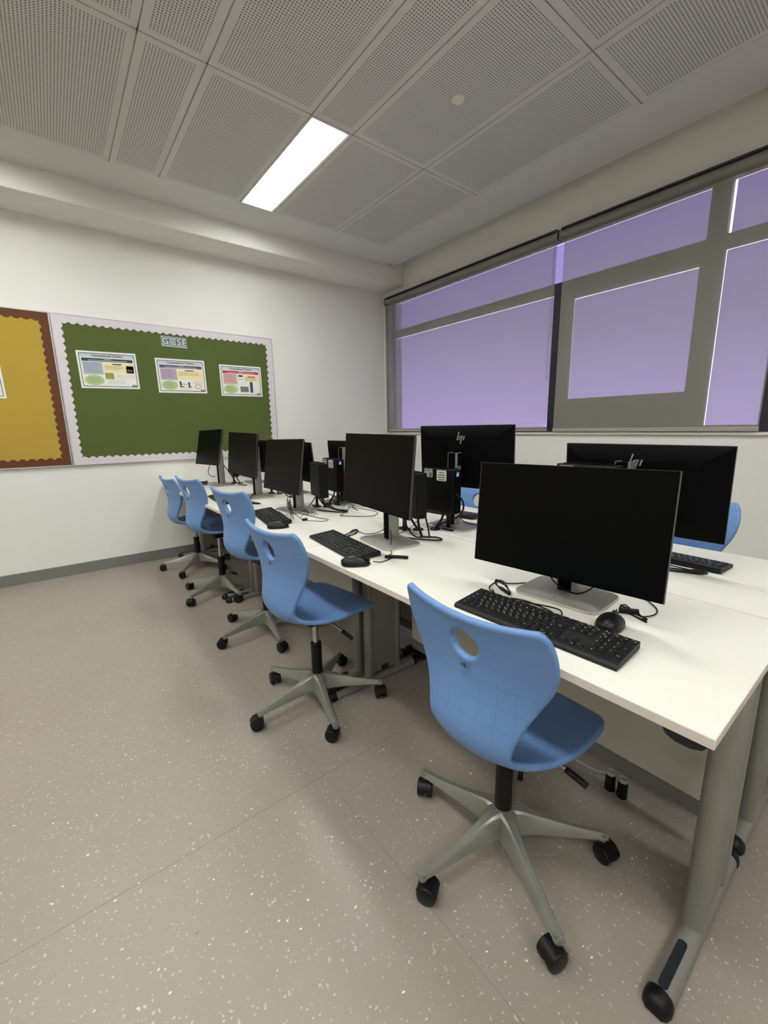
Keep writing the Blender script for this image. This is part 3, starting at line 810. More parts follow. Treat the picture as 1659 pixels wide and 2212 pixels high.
def make_chair(label, group):
    t = thing('swivel_chair', label, 'chair', (0, 0, 0), 0, group)
    up = bpy.data.objects.new('seat_shell', shell_me); COL.objects.link(up); up.parent = t
    # emblem on the rear face
    bm = new_bm(); 
    me4 = Matrix.Translation((-.1965, 0, .690)) @ Matrix.Rotation(-PI/2, 4, 'Z') @ Matrix.Rotation(PI/2, 4, 'X')
    out = rrect(.026, .013, .006, 5)
    loft(bm, [[me4 @ Vector((p[0], p[1], .0)) for p in out], [me4 @ Vector((p[0], p[1], .0012)) for p in out]])
    e = part('emblem', bm, mm('emblem_blue_grey', 104, 132, 172), up)
    bm = new_bm(); text_into(bm, 'VS', .015, me4 @ Matrix.Translation((0, 0, .0016)), bold=True, depth=.0003); part('emblem_letters', bm, M['ink'], e)
    # under-seat mechanism
    bm = new_bm(); A = rrect(.15, .11, .02); B = rrect(.20, .15, .03)
    loft(bm, [[(p[0]+.02, p[1], .375) for p in A], [(p[0]+.02, p[1], .392) for p in A], [(p[0]+.03, p[1], .416) for p in B]])
    mech = part('tilt_mechanism', bm, M['blackp'], t, smooth=40)
    bm = new_bm(); tube(bm, [(.02, -.05, .385), (.03, -.12, .378), (.035, -.165, .365)], .0045, n=4); part('lever', bm, M['chrome'], t, smooth=True)
    bm = new_bm(); tube(bm, [(.034, -.16, .367), (.037, -.185, .359), (.040, -.215, .350)], .009, n=3, seg=12)
    part('lever_grip', bm, M['blackp'], t, smooth=True)
    # gas column
    bm = new_bm(); cyl(bm, (0, 0, .265), .0135, .235, seg=24); part('gas_piston', bm, M['chrome'], t, smooth=40)
    bm = new_bm(); cyl(bm, (0, 0, .205), .0245, .17, seg=28); cyl(bm, (0, 0, .105), .021, .05, seg=24); part('column_sleeve', bm, M['blackp'], t, smooth=40)
    # star base
    bm = new_bm(); cyl(bm, (0, 0, .113), .036, .056, seg=32, r2=.033); hub = part('base_hub', bm, M['alu'], t, smooth=40)
    am = arm_bm(); arm_me = None; cw, chd = caster_bm(); wm = hm = None
    for k in range(5):
        if arm_me is None:
            a = part('base_arm', am, M['alu'], t, smooth=24); arm_me = a.data
        else: a = part('base_arm', arm_me, None, t)
        a.rotation_euler = (0, 0, 2*PI*k/5)
        if wm is None:
            c = part('caster', cw, M['caster'], t, smooth=35); wm = c.data; h = part('caster_hood', chd, M['blackp'], c, smooth=40); hm = h.data
        else:
            c = part('caster', wm, None, t); h = part('caster_hood', hm, None, c)
        an = 2*PI*k/5; c.location = (.287*math.cos(an), .287*math.sin(an), 0); c.rotation_euler = (0, 0, an)
    return t
CH = 'blue swivel chairs along the left-hand desks'
CHB = 'blue swivel chairs on the window side'
chair0 = make_chair('blue swivel chair nearest the camera, set very low', CH)
def set_chair(t, x, y, yaw, dz, base_ang, sw, label, group):
    t.location = (x, y, 0); t.rotation_euler = (0, 0, rad(yaw)); t['label'] = label; t['group'] = group
    for c in t.children:
        n = c.name.split('.')[0]
        if n in ('seat_shell', 'tilt_mechanism', 'lever', 'lever_grip'): c.location.z = dz
        if n == 'gas_piston': c.location.z = dz*.98
    arms = [c for c in t.children if c.name.startswith('base_arm')]; cs = [c for c in t.children if c.name.startswith('caster')]
    for k, (a, c) in enumerate(zip(arms, cs)):
        an = rad(base_ang-yaw)+2*PI*k/5
        a.rotation_euler.z = an; c.location = (.287*math.cos(an), .287*math.sin(an), 0); c.rotation_euler.z = an+rad(sw[k % len(sw)])
specs = [
 (.912, .622, 2, -.010, 27, (10, -60, -50, 100, 120), 'lowest blue swivel chair, nearest the camera at the desk corner', CH),
 (.829, 1.59, 5, .024, 39, (140, -30, 160, 60, 100), 'blue swivel chair with visible chrome piston, second from the camera', CH),
 (.925, 2.40, 8, .080, 45, (30, 170, 140, 200, 80), 'blue swivel chair third from the camera, its base behind the second chair', CH),
 (.912, 3.24, 8, .075, 60, (80, 150, 200, 40, 110), 'blue swivel chair fourth from the camera, beside the farthest chair', CH),
 (.93, 4.01, 4, .010, 15, (60, 160, 190, 120, 90), 'blue swivel chair farthest from the camera, by the wall with notice boards', CH),
 (2.13, .67, 180, .052, 20, (10, 60, 110, 160, 90), 'blue swivel chair half hidden behind the rightmost black monitor', CHB),
 (2.05, 1.84, 180, .0, 45, (10, 60, 110, 160, 90), 'blue swivel chair whose round back hole shows beside the labelled computer', CHB),
 (2.05, 3.82, 180, .01, 35, (10, 60, 110, 160, 90), 'blue swivel chair on the window side, a sliver seen between computers', CHB),
]
for k, s in enumerate(specs):
    c = chair0 if k == 0 else copy_tree(chair0)
    set_chair(c, *s)

# ------------------------------------------------------------------ monitors
def make_monitor():
    t = thing('monitor', 'm', 'monitor')
    # local: user side is -x ; panel origin handled by 'display'
    d = bpy.data.objects.new('display', None)
    w, h = .538, .315
    bm = new_bm(); out = rrect(w, h, .004, 3)
    loft(bm, [[(-.010, p[0], p[1]) for p in out], [(-.002, p[0], p[1]) for p in out], [(.007, p[0]*.965, p[1]*.94) for p in out], [(.024, p[0]*.72, p[1]*.66) for p in out]])
    disp = part('display_housing', bm, M['housing'], t, smooth=25)
    bm = new_bm(); out = rrect(w-.006, h-.008, .002, 2); loft(bm, [[(-.0112, p[0], p[1]+.001) for p in out], [(-.0095, p[0], p[1]+.001) for p in out]])
    part('screen', bm, M['screen'], disp)
    bm = new_bm(); box(bm, -.0108, -.002, -w/2-.0006, -w/2+.0012, -h/2, h/2); box(bm, -.0108, -.002, w/2-.0012, w/2+.0006, -h/2, h/2); box(bm, -.0108, -.002, -w/2, w/2, h/2-.0008, h/2+.0006)
    part('bezel_edge', bm, M['bezel'], disp)
    # emblem: slanted bars in a circle, as on the back (seen from +x, right is +y)
    bm = new_bm(); sh = .30
    def bar(y, z0, z1, wd=.0055):
        f = [(.0, y+z0*sh, z0), (.0, y+wd+z0*sh, z0), (.0, y+wd+z1*sh, z1), (.0, y+z1*sh, z1)]
        loft(bm, [[(.0245, a[1], a[2]) for a in f], [(.0262, a[1], a[2]) for a in f]])
    z = .0
    bar(-.0225, -.011, .030); bar(-.0105, -.011, .010); bar(.0015, -.030, .010); bar(.0135, -.011, .010)
    bar(-.0105+.0, .0062, .010, .011); bar(.0015, .0062, .010, .0005)
    o = part('emblem', bm, M['logo'], disp); o.location = (-.0008, 0, .098)
    bm = new_bm(); cyl(bm, (.042, 0, 0), .018, .05, axis='x', seg=20); box(bm, .024, .036, -.05, .05, -.05, .05); box(bm, .05, .085, -.02, .02, -.035, .025)
    part('mount', bm, M['housing'], t, bevel=.002)
    # column: black core with silver side shells
    bm = new_bm(); box(bm, -.0245, .0245, -.0205, .0205, .012, .375); part('column_core', bm, M['housing'], t)
    bm = new_bm(); out = []
    for s in (-1, 1):
        P = [(-.026, s*.0200), (.026, s*.0200), (.0265, s*.0225), (.020, s*.0265), (0, s*.028), (-.020, s*.0265), (-.0265, s*.0225)]
        A = [(p[0], p[1], .012) for p in P]; B = [(p[0], p[1], .378) for p in P]; loft(bm, [A, B])
    part('column', bm, M['standsil'], t, smooth=50)
    bm = new_bm(); o1 = rrect(.185, .25, .028, 7); o2 = rrect(.170, .236, .024, 7); o3 = rrect(.10, .10, .02, 7)
    loft(bm, [[(p[0]-.012, p[1], .001) for p in o1], [(p[0]-.012, p[1], .0085) for p in o1]])
    base = part('base_plate', bm, M['standrim'], t, smooth=40)
    bm = new_bm(); loft(bm, [[(p[0]-.012, p[1], .0084) for p in rrect(.183, .248, .027, 7)], [(p[0]-.010, p[1], .012) for p in o2], [(p[0]-.0, p[1], .0175) for p in o3]])
    part('base_top', bm, M['standsil'], base, smooth=30)
    bm = new_bm()
    def bar2(y, a, b):
        f = [(a*.3+y, a), (a*.3+y+.0016, a), (b*.3+y+.0016, b), (b*.3+y, b)]
        loft(bm, [[(-.089+q[1]*.9, -q[0], .0112+q[1]*.3+.0005) for q in f], [(-.089+q[1]*.9, -q[0], .0120+q[1]*.3+.0006) for q in f]])
    for y, a, b in ((-.006, -.004, .009), (-.0025, -.004, .003), (.001, -.009, .003), (.0045, -.004, .003)): bar2(y, a, b)
    part('base_emblem', bm, M['ink'], base)
    return t
def pose_monitor(t, px, py, pz, yaw, tilt, roll, cx, cy, label, group):
    """display centre (px,py,pz), column foot (cx,cy) on the desk; yaw 0 = facing -x"""
    th = math.atan2(cy-py, cx-px) if False else yaw
    t.location = (cx, cy, ZD); t.rotation_euler = (0, 0, yaw); t['label'] = label; t['group'] = group
    inv = Matrix.Rotation(-yaw, 3, 'Z'); l = inv @ Vector((px-cx, py-cy, 0))
    for c in t.children:
        n = c.name.split('.')[0]
        if n == 'display_housing': c.location = (l.x, l.y, pz-ZD); c.rotation_euler = (roll, tilt, 0)
        if n == 'mount': c.location = (l.x-.004, l.y, pz-ZD); c.rotation_euler = (0, tilt*.5, 0)
MG, MGB = 'monitors on the left-hand desks', 'monitors on the window-side desks'
m0 = make_monitor()
mons = [
 (1.094, .603, .977, 4.4, 5.2, -.7, 1.178, .612, 'large black monitor nearest the camera, front towards us', MG),
 (1.065, 1.422, 1.061, -5.5, 4.5, .6, 1.150, 1.430, 'black monitor facing the second chair, beside two black computers', MG),
 (1.094, 2.403, 1.027, -1.7, 8.6, -1.2, 1.180, 2.400, 'black monitor third from the camera, above a tangle of cables', MG),
 (1.109, 3.130, 1.066, 1.7, 5.7, 1.5, 1.195, 3.110, 'black monitor fourth from the camera, in front of green board corner', MG),
 (1.123, 4.020, 1.091, 4.6, 12.5, -1.3, 1.205, 4.020, 'black monitor farthest from the camera, leftmost against green board', MG),
 (1.646, .627, 1.015, 180.7, 4.1, 0, 1.560, .640, 'rightmost black monitor seen from behind, its round silver logo up', MGB),
 (1.640, 1.445, 1.092, 190, 2.9, 0, 1.572, 1.445, 'black monitor seen from behind, silver logo below the blind hem', MGB),
 (1.630, 2.460, 1.000, 184, 4, 0, 1.545, 2.425, 'black monitor seen from behind, past the second labelled computer', MGB),
 (1.560, 3.12, .985, 176, 6, 0, 1.490, 3.11, 'black monitor seen from behind between third monitor and wall', MGB),
 (1.600, 4.00, .985, 180, 5, 0, 1.520, 3.99, 'black monitor seen from behind, farthest on the window side', MGB),
]
for k, (px, py, pz, ya, ti, ro, cx, cy, lb, g) in enumerate(mons):
    t = m0 if k == 0 else copy_tree(m0)
    pose_monitor(t, px, py, pz, rad(ya), rad(ti), rad(ro), cx, cy, lb, g)

# ------------------------------------------------------------------ small computers on stands
def make_pc():
    t = thing('desktop_computer', 'x', 'computer')
    W, D, H2, Z0 = .205, .058, .215, .095       # along y, along x, height, bottom above the desk
    bm = new_bm(); box(bm, -D/2, D/2, -W/2, W/2, Z0, Z0+H2); c = part('case', bm, M['pc'], t, bevel=.004)
    bm = new_bm()
    for k in range(9): box(bm, -D/2+.006, D/2-.006, -W/2+.018+k*.019, -W/2+.028+k*.019, Z0+H2, Z0+H2+.003)
    part('port_row', bm, M['housing'], c)
    bm = new_bm(); box(bm, -D/2+.004, D/2-.004, -W/2-.004, -W/2, Z0+.004, Z0+H2-.004); f = part('front_panel', bm, M['housing'], t, bevel=.002)
    bm = new_bm(); box(bm, -.012, .008, -W/2-.0048, -W/2-.0038, Z0+H2-.034, Z0+H2-.010); s = part('badge', bm, M['blue'], f)
    bm = new_bm(); box(bm, -.009, -.004, -W/2-.0054, -W/2-.0045, Z0+H2-.030, Z0+H2-.020); box(bm, -.001, .004, -W/2-.0054, -W/2-.0045, Z0+H2-.030, Z0+H2-.014); part('badge_mark', bm, M['white'], s)
    bm = new_bm(); tube(bm, [(-.006, -.03, Z0+.005), (-.02, -.02, .05), (-.04, 0, .008)], .0055, n=4); box(bm, .0, .014, -.055, -.035, .006, Z0+.06); part('stand', bm, M['blackp'], t, smooth=40)
    bm = new_bm(); cyl(bm, (-.045, 0, .004), .026, .007, seg=28); box(bm, -.015, .03, -.085, -.02, .0005, .007); part('stand_foot', bm, M['blackp'], t, smooth=40)
    return t
def add_labels(t):
    W, D, H2, Z0 = .205, .058, .215, .095
    def lab(name, y0, y1, z0, z1, m, x=-D/2-.0009):
        bm = new_bm(); out = rrect(y1-y0, z1-z0, .006, 4); cy, cz = (y0+y1)/2, (z0+z1)/2
        loft(bm, [[(x, cy+p[0], cz+p[1]) for p in out], [(x+.0010, cy+p[0], cz+p[1]) for p in out]]); return part(name, bm, m, t)
    l = lab('sticker', -.06, .005, Z0+H2-.058, Z0+H2-.006, M['labelw'])
    bm = new_bm()
    for k, (a, b) in enumerate(((-.045, -.012), (-.052, -.003), (-.052, -.003), (-.05, -.006))): box(bm, -D/2-.0015, -D/2-.0008, a, b, Z0+H2-.019-.0115*k, Z0+H2-.0155-.0115*k)
    part('sticker_text', bm, M['ink'], l)
    l = lab('sticker', .034, .092, Z0+H2-.046, Z0+H2-.005, M['labelg'])
    bm = new_bm(); box(bm, -D/2-.0015, -D/2-.0008, .038, .058, Z0+H2-.03, Z0+H2-.024); box(bm, -D/2-.0015, -D/2-.0008, .038, .060, Z0+H2-.041, Z0+H2-.035); box(bm, -D/2-.0015, -D/2-.0008, .042, .085, Z0+H2-.015, Z0+H2-.012); part('sticker_text', bm, M['ink'], l)
pc0 = make_pc()
pcl = copy_tree(pc0); add_labels(pcl)
PG = 'small black desktop computers standing between the monitors'
def put(t, x, y, rz, dz, label):
    t.location = (x, y, ZD); t.rotation_euler = (0, 0, rad(rz)); t['label'] = label; t['group'] = PG
    for c in t.children:
        if c.name.split('.')[0] in ('case', 'front_panel', 'sticker'): c.location.z = dz
put(pc0, 1.345, 1.520, 170, -.015, 'plain black computer behind the right edge of the second monitor')
put(pcl, 1.500, 1.462, 0, -.006, 'black computer with white sticker and blue badge, nearer of two labelled ones')
t = copy_tree(pcl); put(t, 1.470, 2.445, -4, -.004, 'black computer with white sticker and blue badge, farther of two labelled ones')
t = copy_tree(pc0); put(t, 1.325, 2.385, 168, -.02, 'plain black computer beside the silver column of the third monitor')
t = copy_tree(pc0); put(t, 1.335, 3.14, 168, -.01, 'plain black computer behind the fourth monitor from the camera')
t = copy_tree(pc0); put(t, 1.335, 4.03, 168, -.02, 'plain black computer behind the farthest monitor')
t = copy_tree(pcl); put(t, 1.450, .712, 0, .060, 'black computer behind the nearest monitor, only its top sticker peeping over it')

# ------------------------------------------------------------------ keyboards
# local: x towards the screen, y to the user's left; origin centre. length .437 along y
def key_layout():
    K = []   # (col centre from left edge, row, width, depth scale, legend)
    U = .01905; L0 = .010
    def row(r, items, x=0.0):
        for wd, lg in items:
            if lg is not None: K.append((L0+(x+wd/2)*U, r, wd*U-.0022, lg))
            x += wd
    row(0, [(1, 'Esc')]+[(.07, None)]+[(1.16, 'F%d' % i) for i in range(1, 13)])
    row(1, [(1, c) for c in '`1234567890-=']+[(2, '<')])
    row(2, [(1.5, 'Tab')]+[(1, c) for c in 'QWERTYUIOP[]'])
    row(3, [(1.75, 'Caps')]+[(1, c) for c in "ASDFGHJKL;'#"])
    row(4, [(1.25, 'Sh')]+[(1, c) for c in '\\ZXCVBNM,./']+[(2.75, 'Sh')])
    row(5, [(1.25, 'Ct'), (1.25, '*'), (1.25, 'Alt'), (6.25, ''), (1.25, 'Alt'), (1.25, '*'), (1.25, 'm'), (1.25, 'Ct')])
    row(0, [(1, 'a'), (1, 'b'), (1, 'c')], 15.25); row(1, [(1, 'In'), (1, 'Hm'), (1, 'Pu')], 15.25); row(2, [(1, 'De'), (1, 'En'), (1, 'Pd')], 15.25)
    row(4, [(1, '^')], 16.25); row(5, [(1, '<'), (1, 'v'), (1, '>')], 15.25)
    row(0, [(1, 'o')]*4, 18.5); row(1, [(1, 'N'), (1, '/'), (1, '*'), (1, '-')], 18.5); row(2, [(1, '7'), (1, '8'), (1, '9')], 18.5)
    row(3, [(1, '4'), (1, '5'), (1, '6')], 18.5); row(4, [(1, '1'), (1, '2'), (1, '3')], 18.5); row(5, [(2, '0'), (1, '.')], 18.5)
    T = [(L0+14.25*U, 2.5, 1.3*U-.0022, 'Ent', 2), (L0+22.0*U, 2.5, U-.0022, '+', 2), (L0+22.0*U, 4.5, U-.0022, 'Ent', 2)]
    return K, T
def make_keyboard(label, kbgroup):
    t = thing('keyboard', label, 'keyboard', group=kbgroup)
    Ln, D = .437, .128
    bm = new_bm()
    P = [(-D/2, .0), (-D/2-.001, .008), (-D/2+.004, .0125), (D/2-.004, .0235), (D/2, .021), (D/2, .006), (D/2-.01, .004)]
    loft(bm, [[(p[0], -Ln/2, p[1]) for p in P], [(p[0], Ln/2, p[1]) for p in P]])
    part('body', bm, M['kbody'], t, smooth=35)
    K, T = key_layout(); RP = .0188
    rest = new_bm(); count = 0
    def slope(x): return .0125+(x+D/2-.004)/(D-.008)*.011
    meshes = {}
    allk = [(c, r, w, 1, l) for c, r, w, l in K]+[(c, r, w, 2, l) for c, r, w, l, _ in T]
    for (c, r, w, dep, lg) in allk:
        x = D/2-.0125-r*RP*1.0; y = Ln/2-c
        dd = (.0166 if r != 0 else .012) if dep == 1 else .0166+RP
        if r == 0: x -= .0015
        z = slope(x); ang = math.atan(.011/(D-.008))
        def build(bm, M4):
            o1 = rrect(dd, w, .0016, 2); o2 = rrect(dd-.0028, w-.0028, .0016, 2)
            loft(bm, [[M4 @ Vector((p[0], p[1], -.001)) for p in o1], [M4 @ Vector((p[0], p[1], .0014)) for p in o1], [M4 @ Vector((p[0], p[1], .0030)) for p in o2]])
            if lg:
                sz = .0062 if len(lg) == 1 else .0042
                m4 = M4 @ Matrix.Translation((.0022, w*.18 if w < .02 else w*.2, .0033)) @ Matrix.Rotation(-PI/2, 4, 'Z')
                text_into(bm, lg, sz, m4, mi=1, depth=.0001)
                if len(lg) == 1 and lg.isalpha(): box2(bm, M4, -.0055, -.0035, -w*.30, -w*.12, .0032, .0034, 1)
        M4 = Matrix.Translation((x, y, z)) @ Matrix.Rotation(-ang, 4, 'Y')
        if count < 100:
            bm = new_bm(); build(bm, Matrix.Identity(4))
            o = part('key', bm, [M['key'], M['legend']], t); o.matrix_basis = M4; count += 1
        else: build(rest, M4)
    o = part('key', rest, [M['key'], M['legend']], t); o.name = 'remaining_keys'; o['kind'] = 'stuff'
    return t
def box2(bm, M4, x0, x1, y0, y1, z0, z1, mi):
    vs = [bm.verts.new(M4 @ Vector(p)) for p in ((x0, y0, z0), (x1, y0, z0), (x1, y1, z0), (x0, y1, z0), (x0, y0, z1), (x1, y0, z1), (x1, y1, z1), (x0, y1, z1))]
    for f in ((0, 3, 2, 1), (4, 5, 6, 7), (0, 1, 5, 4), (1, 2, 6, 5), (2, 3, 7, 6), (3, 0, 4, 7)): bm.faces.new([vs[i] for i in f]).material_index = mi
KG = 'black keyboards on the white desks'
kb0 = make_keyboard('black keyboard in front of the nearest monitor', KG)
kbs = [(.918, .552, 2.3, 'black keyboard in front of the nearest monitor, half behind the near chair'),
       (.940, 1.512, -6.2, 'black keyboard in front of the second monitor with a mouse at its end'),
       (.945, 2.30, -9, 'black keyboard partly hidden by the third chair, its mouse overlapping'),
       (.940, 3.14, -5, 'black keyboard seen past the third chair, in front of fourth monitor'),
       (1.790, .585, 178, 'black keyboard behind the nearest monitor, at the right end of the desk'),
       (1.80, 1.70, 186, 'black keyboard seen under the raised monitor beside the blue chair hole')]
for k, (x, y, a, lb) in enumerate(kbs):
    if k == 0: t = kb0
    elif k < 3: t = copy_tree(kb0)
    else:   # too far to show single keys: body plus key field
        if k == 3:
            t = thing('keyboard', lb, 'keyboard', group=KG); o = [c for c in kb0.children if c.name.startswith('body')][0].copy(); COL.objects.link(o); o.parent = t
            bm = new_bm()
            for c in kb0.children:
                if c.name.startswith('key') or c.name.startswith('remaining'):
                    tmp = bmesh.new(); tmp.from_mesh(c.data); bmesh.ops.transform(tmp, matrix=c.matrix_basis, verts=tmp.verts[:]); me = bpy.data.meshes.new('t'); tmp.to_mesh(me); tmp.free(); bm.from_mesh(me); bpy.data.meshes.remove(me)
            o = part('key_field', bm, [M['key'], M['legend']], t); o['kind'] = 'stuff'; kbfar = t
        else: t = copy_tree(kbfar)
    t.location = (x, y, ZD); t.rotation_euler = (0, 0, rad(a)); t['label'] = lb

# ------------------------------------------------------------------ mice
def make_mouse():
    t = thing('mouse', 'x', 'mouse')
    bm = new_bm(); rings = []; L, Wd, H = .112, .062, .036
    N = 18
    for i in range(N+1):
        u = -1+2*i/N; x = u*L/2; w = Wd/2*math.sqrt(max(0, 1-abs(u)**2.6))+.0006; h = H*(max(0, 1-((u+.12)/1.13)**2))**.62+.001
        rings.append([(x, w*math.cos(rad(a))*(1 if math.sin(rad(a)) < .3 else 1), max(0.0008, .004+(h-.004)*max(0, math.sin(rad(a)))**.9)) for a in range(0, 181, 12)])
    loft(bm, rings); part('body', bm, M['caster'], t, smooth=50)
    bm = new_bm(); cyl(bm, (.030, 0, .026), .009, .007, axis='y', seg=20); part('scroll_wheel', bm, M['blackp'], t, smooth=40)
    bm = new_bm(); box(bm, .008, .0535, -.0007, .0007, .014, .031); part('button_seam', bm, M['ink'], t)
    return t
mo0 = make_mouse(); MO = 'black mice on the desks'
for k, (x, y, a, lb) in enumerate([(1.056, .432, 8, 'round-looking black mouse between nearest keyboard and monitor base'), (.842, 1.262, -35, 'black mouse at the near end of the second keyboard'),
                                   (.875, 2.03, -25, 'black mouse resting against the third keyboard')]):
    t = mo0 if k == 0 else copy_tree(mo0)
    t.location = (x, y, ZD); t.rotation_euler = (0, 0, rad(a)); t['label'] = lb; t['group'] = MO

# ------------------------------------------------------------------ cables (metres; z given above the desk top)
def cable(name, P, r, label, cat='cable', n=8, extra=(), group=None, desk=True, m='cable'):
    bm = new_bm(); z = ZD if desk else 0
    c = Vector(P[0])
    def tr(q): return [(p[0]-c.x, p[1]-c.y, max(p[2], r)+0) for p in q]
    tube(bm, tr(P), r, n=n, seg=7)
    for q, rr in extra: tube(bm, tr(q), rr, n=n, seg=7)
    o = obj(name, bm, M[m], smooth=True, loc=(c.x, c.y, z)); tag(o, label, cat, group); return o
def coil(cx, cy, L, W, ang, turns, r=.0017, h=.010, seed=1):
    rnd = random.Random(seed); P = []
    a0 = rad(ang)
    for k in range(turns*10+1):
        t = k/10*2*PI; jit = .88+.24*rnd.random()
        u = math.cos(t)*L/2*jit; v = math.sin(t)*W/2*jit*(.35+.65*abs(math.cos(t*.5+.3)))
        P.append((cx+u*math.cos(a0)-v*math.sin(a0), cy+u*math.sin(a0)+v*math.cos(a0), .002+h*(.5+.5*math.sin(t*1.7+k*.3))*rnd.random()))
    return P
cable('keyboard_cable', [(.985, .545, .018), (1.02, .58, .004), (1.03, .66, .003), (1.00, .73, .004), (1.03, .79, .004)]+coil(1.065, .765, .115, .030, 55, 4, seed=3)+[(1.11, .77, .004), (1.2, .72, .004), (1.30, .70, .01)], .0021,
      'bundled keyboard cable looping left of nearest monitor base', extra=[([(.985, .52, .018), (1.03, .56, .012), (1.02, .65, .004), (.99, .72, .003), (1.02, .77, .006)], .0021)])
cable('mouse_cable', [(1.112, .44, .012), (1.14, .45, .006), (1.17, .445, .008), (1.19, .42, .004), (1.17, .40, .005), (1.21, .385, .004), (1.26, .40, .004), (1.33, .47, .004)], .0018,
      'short mouse cable with strap right of nearest monitor base', extra=[(coil(1.175, .425, .09, .022, 60, 2, seed=5), .0019), ([(1.16, .455, .008), (1.185, .415, .009)], .007)])
cable('monitor_cable', [(1.12, .66, .10), (1.135, .635, .045), (1.15, .60, .022), (1.155, .565, .022), (1.16, .53, .05), (1.17, .5, .10)], .0022, 'thin cable drooping over nearest monitor base')
cable('keyboard_cable', [(1.01, 1.56, .018), (1.03, 1.62, .004)]+coil(1.075, 1.66, .16, .045, 28, 3, seed=8)+[(1.13, 1.60, .006), (1.16, 1.52, .03), (1.17, 1.47, .08)], .0019, 'bundled keyboard cable lying left of second monitor base')
cable('mouse_cable', [(.895, 1.225, .012), (.93, 1.22, .003), (.985, 1.235, .003), (1.0, 1.26, .006), (1.03, 1.28, .004), (1.07, 1.34, .005), (1.11, 1.38, .04), (1.15, 1.45, .10)], .0018,
      'mouse cable with a strapped end beside second monitor base', extra=[([(.975, 1.255, .007), (1.01, 1.22, .008), (1.035, 1.185, .008)], .0062)])
cable('power_cable', [(1.20, 1.41, .13), (1.22, 1.40, .06), (1.26, 1.39, .012), (1.31, 1.37, .006), (1.34, 1.33, .006), (1.33, 1.29, .006), (1.29, 1.30, .008), (1.25, 1.36, .008), (1.23, 1.43, .006)], .0035,
      'thick power cable loop behind second monitor', extra=[([(1.30, 1.42, .11), (1.30, 1.41, .05), (1.29, 1.38, .01)], .006), ([(1.33, 1.40, .10), (1.335, 1.385, .04), (1.31, 1.35, .008)], .004), ([(1.17, 1.44, .02), (1.24, 1.41, .05), (1.28, 1.39, .09)], .0016)])
# tangle by the third monitor
P = []
rnd = random.Random(11)
ext = []
for k in range(6):
    q = []; x, y = 1.06+rnd.random()*.06, 2.50-rnd.random()*.1; a = rnd.uniform(-1.2, 1.2)
    for i in range(10):
        a += rnd.uniform(-.7, .7); x += .030*math.sin(a)+.004; y -= .032*abs(math.cos(a))+.006
        x = min(max(x, 1.02), 1.17); q.append((x, y, .003+.018*abs(math.sin(i*.9+k))))
    ext.append((q, .0016))
for (x, y) in ((1.02, 2.13), (1.03, 2.18), (1.06, 2.22)): ext.append(([(x-.02, y-.02, .015), (x+.02, y+.07, .02), (x+.05, y+.16, .05), (x+.08, y+.22, .07), (x+.10, y+.25, .03), (x+.1, y+.28, .005)], .0018))
ext.append(([(1.05, 2.10, .004), (1.075, 2.085, .006)], .009))
cable('cable_tangle', [(1.05, 2.10, .004), (1.03, 2.2, .05), (1.07, 2.32, .1), (1.1, 2.36, .02), (1.15, 2.1, .003), (1.17, 2.02, .003), (1.12, 2.0, .003), (1.06, 2.08, .004)], .0017,
      'tangle of thin black cables around third monitor base', extra=ext)
cable('power_cable', [(1.33, 2.37, .10), (1.33, 2.33, .05), (1.35, 2.24, .010), (1.38, 2.17, .006), (1.36, 2.12, .006), (1.31, 2.16, .006), (1.25, 2.28, .008), (1.22, 2.36, .01)], .004, 'thick power cables curling beside the third computer',
      extra=[([(1.30, 2.38, .09), (1.31, 2.3, .03), (1.34, 2.2, .008), (1.37, 2.15, .006)], .0045), ([(1.32, 2.42, .08), (1.26, 2.4, .02), (1.2, 2.36, .006)], .003)])
cable('loose_cable', [(1.37, 2.16, .003), (1.42, 2.2, .003), (1.46, 2.25, .003), (1.40, 2.06, .003), (1.32, 2.02, .003)][:3]+[(1.50, 2.30, .003)], .0018, 'loose cable end leading to the farther labelled computer',
      extra=[([(1.36, 2.14, .003), (1.30, 2.08, .003), (1.28, 2.06, .003), (1.34, 1.98, .003), (1.42, 1.93, .003), (1.50, 2.00, .003), (1.50, 2.12, .003), (1.47, 2.25, .004)], .0019)])
ext = []
for k in range(5):
    q = []; x, y = 1.50, 2.42
    for i in range(8): q.append((1.51+rnd.uniform(-.06, .07), 2.42+rnd.uniform(-.12, .12), rnd.uniform(.002, .06)))
    ext.append((q, .0022))
ext.append(([(1.56, 2.42, .003), (1.62, 2.3, .003), (1.70, 2.15, .003), (1.62, 2.12, .003), (1.53, 2.22, .003), (1.50, 2.34, .004)], .0018))
ext.append(([(1.53, 2.30, .004), (1.47, 2.22, .003), (1.44, 2.12, .003)], .002))
cable('cable_tangle', [(1.53, 2.50, .10), (1.52, 2.46, .05), (1.50, 2.44, .02), (1.52, 2.38, .01), (1.56, 2.32, .004)], .004, 'dark cable tangle under the farther labelled computer', extra=ext)
cable('power_cable', [(1.49, 1.36, .19), (1.51, 1.335, .16), (1.515, 1.33, .12), (1.50, 1.345, .08), (1.48, 1.40, .05), (1.46, 1.45, .02), (1.47, 1.44, .006)], .0045, 'thick cable curving from the nearer labelled computer to its stand foot')
cable('monitor_cable', [(1.56, 1.44, .10), (1.60, 1.40, .03), (1.62, 1.34, .02), (1.63, 1.28, .022)]+coil(1.65, 1.24, .07, .04, 10, 3, seed=21)+[(1.68, 1.30, .01)], .0025, 'cable bundle on the base of the raised monitor')
cable('keyboard_cable', [(1.74, .56, .015), (1.70, .55, .006)]+coil(1.665, .47, .14, .04, -72, 3, seed=14)+[(1.62, .50, .006), (1.58, .50, .004), (1.56, .55, .004)], .0023, 'bundled keyboard cable lying in front of the window-side keyboard')
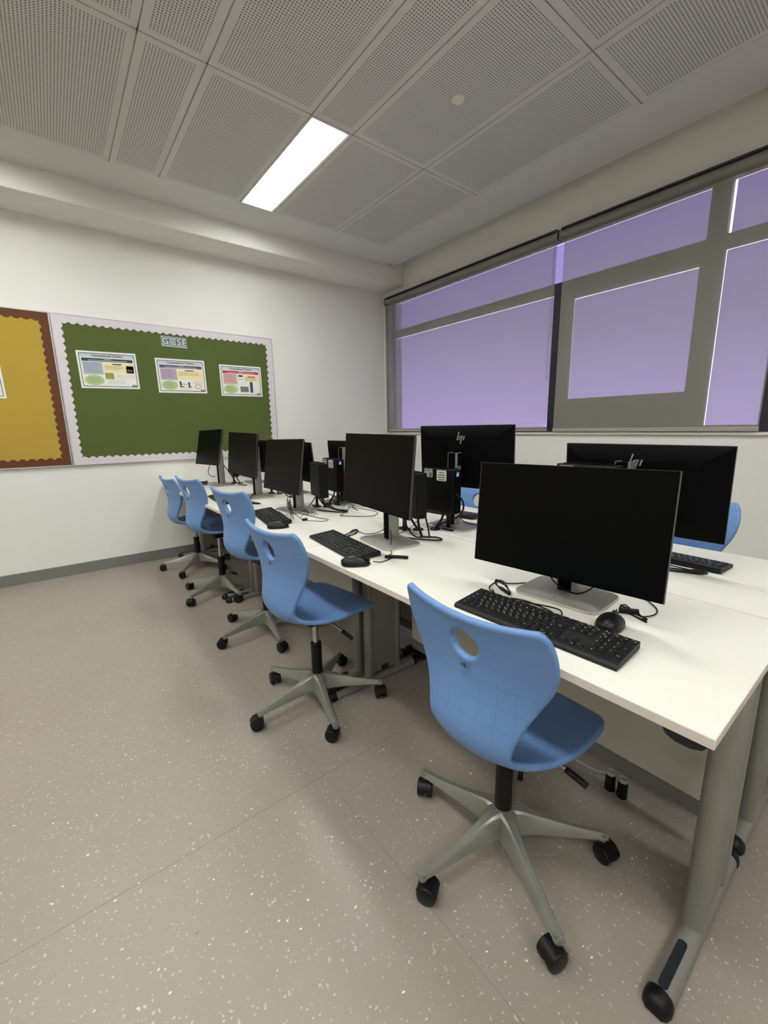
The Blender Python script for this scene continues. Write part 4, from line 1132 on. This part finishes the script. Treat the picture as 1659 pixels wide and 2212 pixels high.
cable('keyboard_cable', [(1.01, 3.02, .015), (1.04, 2.92, .004)]+coil(1.05, 2.82, .09, .03, -60, 2, seed=15)+[(1.06, 2.9, .01), (1.12, 3.05, .02), (1.19, 3.15, .03)], .0026, 'cable bundle beside the fourth monitor base')
cable('cable_tangle', coil(1.10, 4.22, .20, .06, 80, 5, seed=16, h=.03)+[(1.18, 4.1, .02)], .0028, 'pile of coiled cable left of the farthest monitor')
cable('monitor_cable', [(1.14, 4.10, .20), (1.12, 4.12, .12), (1.14, 4.10, .08), (1.17, 4.08, .08)], .003, 'short cable hanging behind the farthest monitor')
cable('power_cable', [(1.21, 4.04, .24), (1.25, 3.98, .15), (1.30, 3.92, .04), (1.33, 3.88, .006), (1.36, 3.80, .006)], .004, 'power cable slanting down beside the farthest monitor column')
cable('power_cable', [(1.30, 3.08, .10), (1.33, 2.98, .05), (1.35, 2.90, .006), (1.39, 2.84, .006)], .004, 'power cable spreading from the computer behind the fourth monitor', extra=[([(1.32, 3.1, .1), (1.37, 3.02, .03), (1.40, 2.95, .006), (1.35, 2.9, .006)], .004)])
# plug pair on the floor below the modesty panel: black cylinders of unknown purpose
t = thing('floor_cylinders', 'pair of short black cylinders with pale tops on floor beneath the desk', 'fitting', (1.372, .49, 0))
for k, s in enumerate((-1, 1)):
    bm = new_bm(); cyl(bm, (0, s*.020, .030), .0165, .060, seg=20, r2=.0155); c = part('cylinder_body', bm, M['caster'], t, smooth=40)
    bm = new_bm(); cyl(bm, (0, s*.020, .066), .0150, .012, seg=20, r2=.012); part('cylinder_top', bm, M['fitting'], c, smooth=40)
cable('floor_strip', [(1.375, .52, .05), (1.385, .58, .02), (1.39, .68, .012), (1.39, .80, .010), (1.39, .90, .008)], .0055, 'pale strip on the floor running from the black cylinders', desk=False, m='fitting')
# small clutter at the middle foot
cable('cable_cluster', [(1.40, 1.60, .06), (1.42, 1.55, .04), (1.45, 1.52, .06), (1.47, 1.57, .03), (1.43, 1.6, .02), (1.40, 1.53, .05), (1.44, 1.50, .03), (1.47, 1.53, .06)], .009, 'black cables clustered at the foot where the first two desks meet', desk=False)
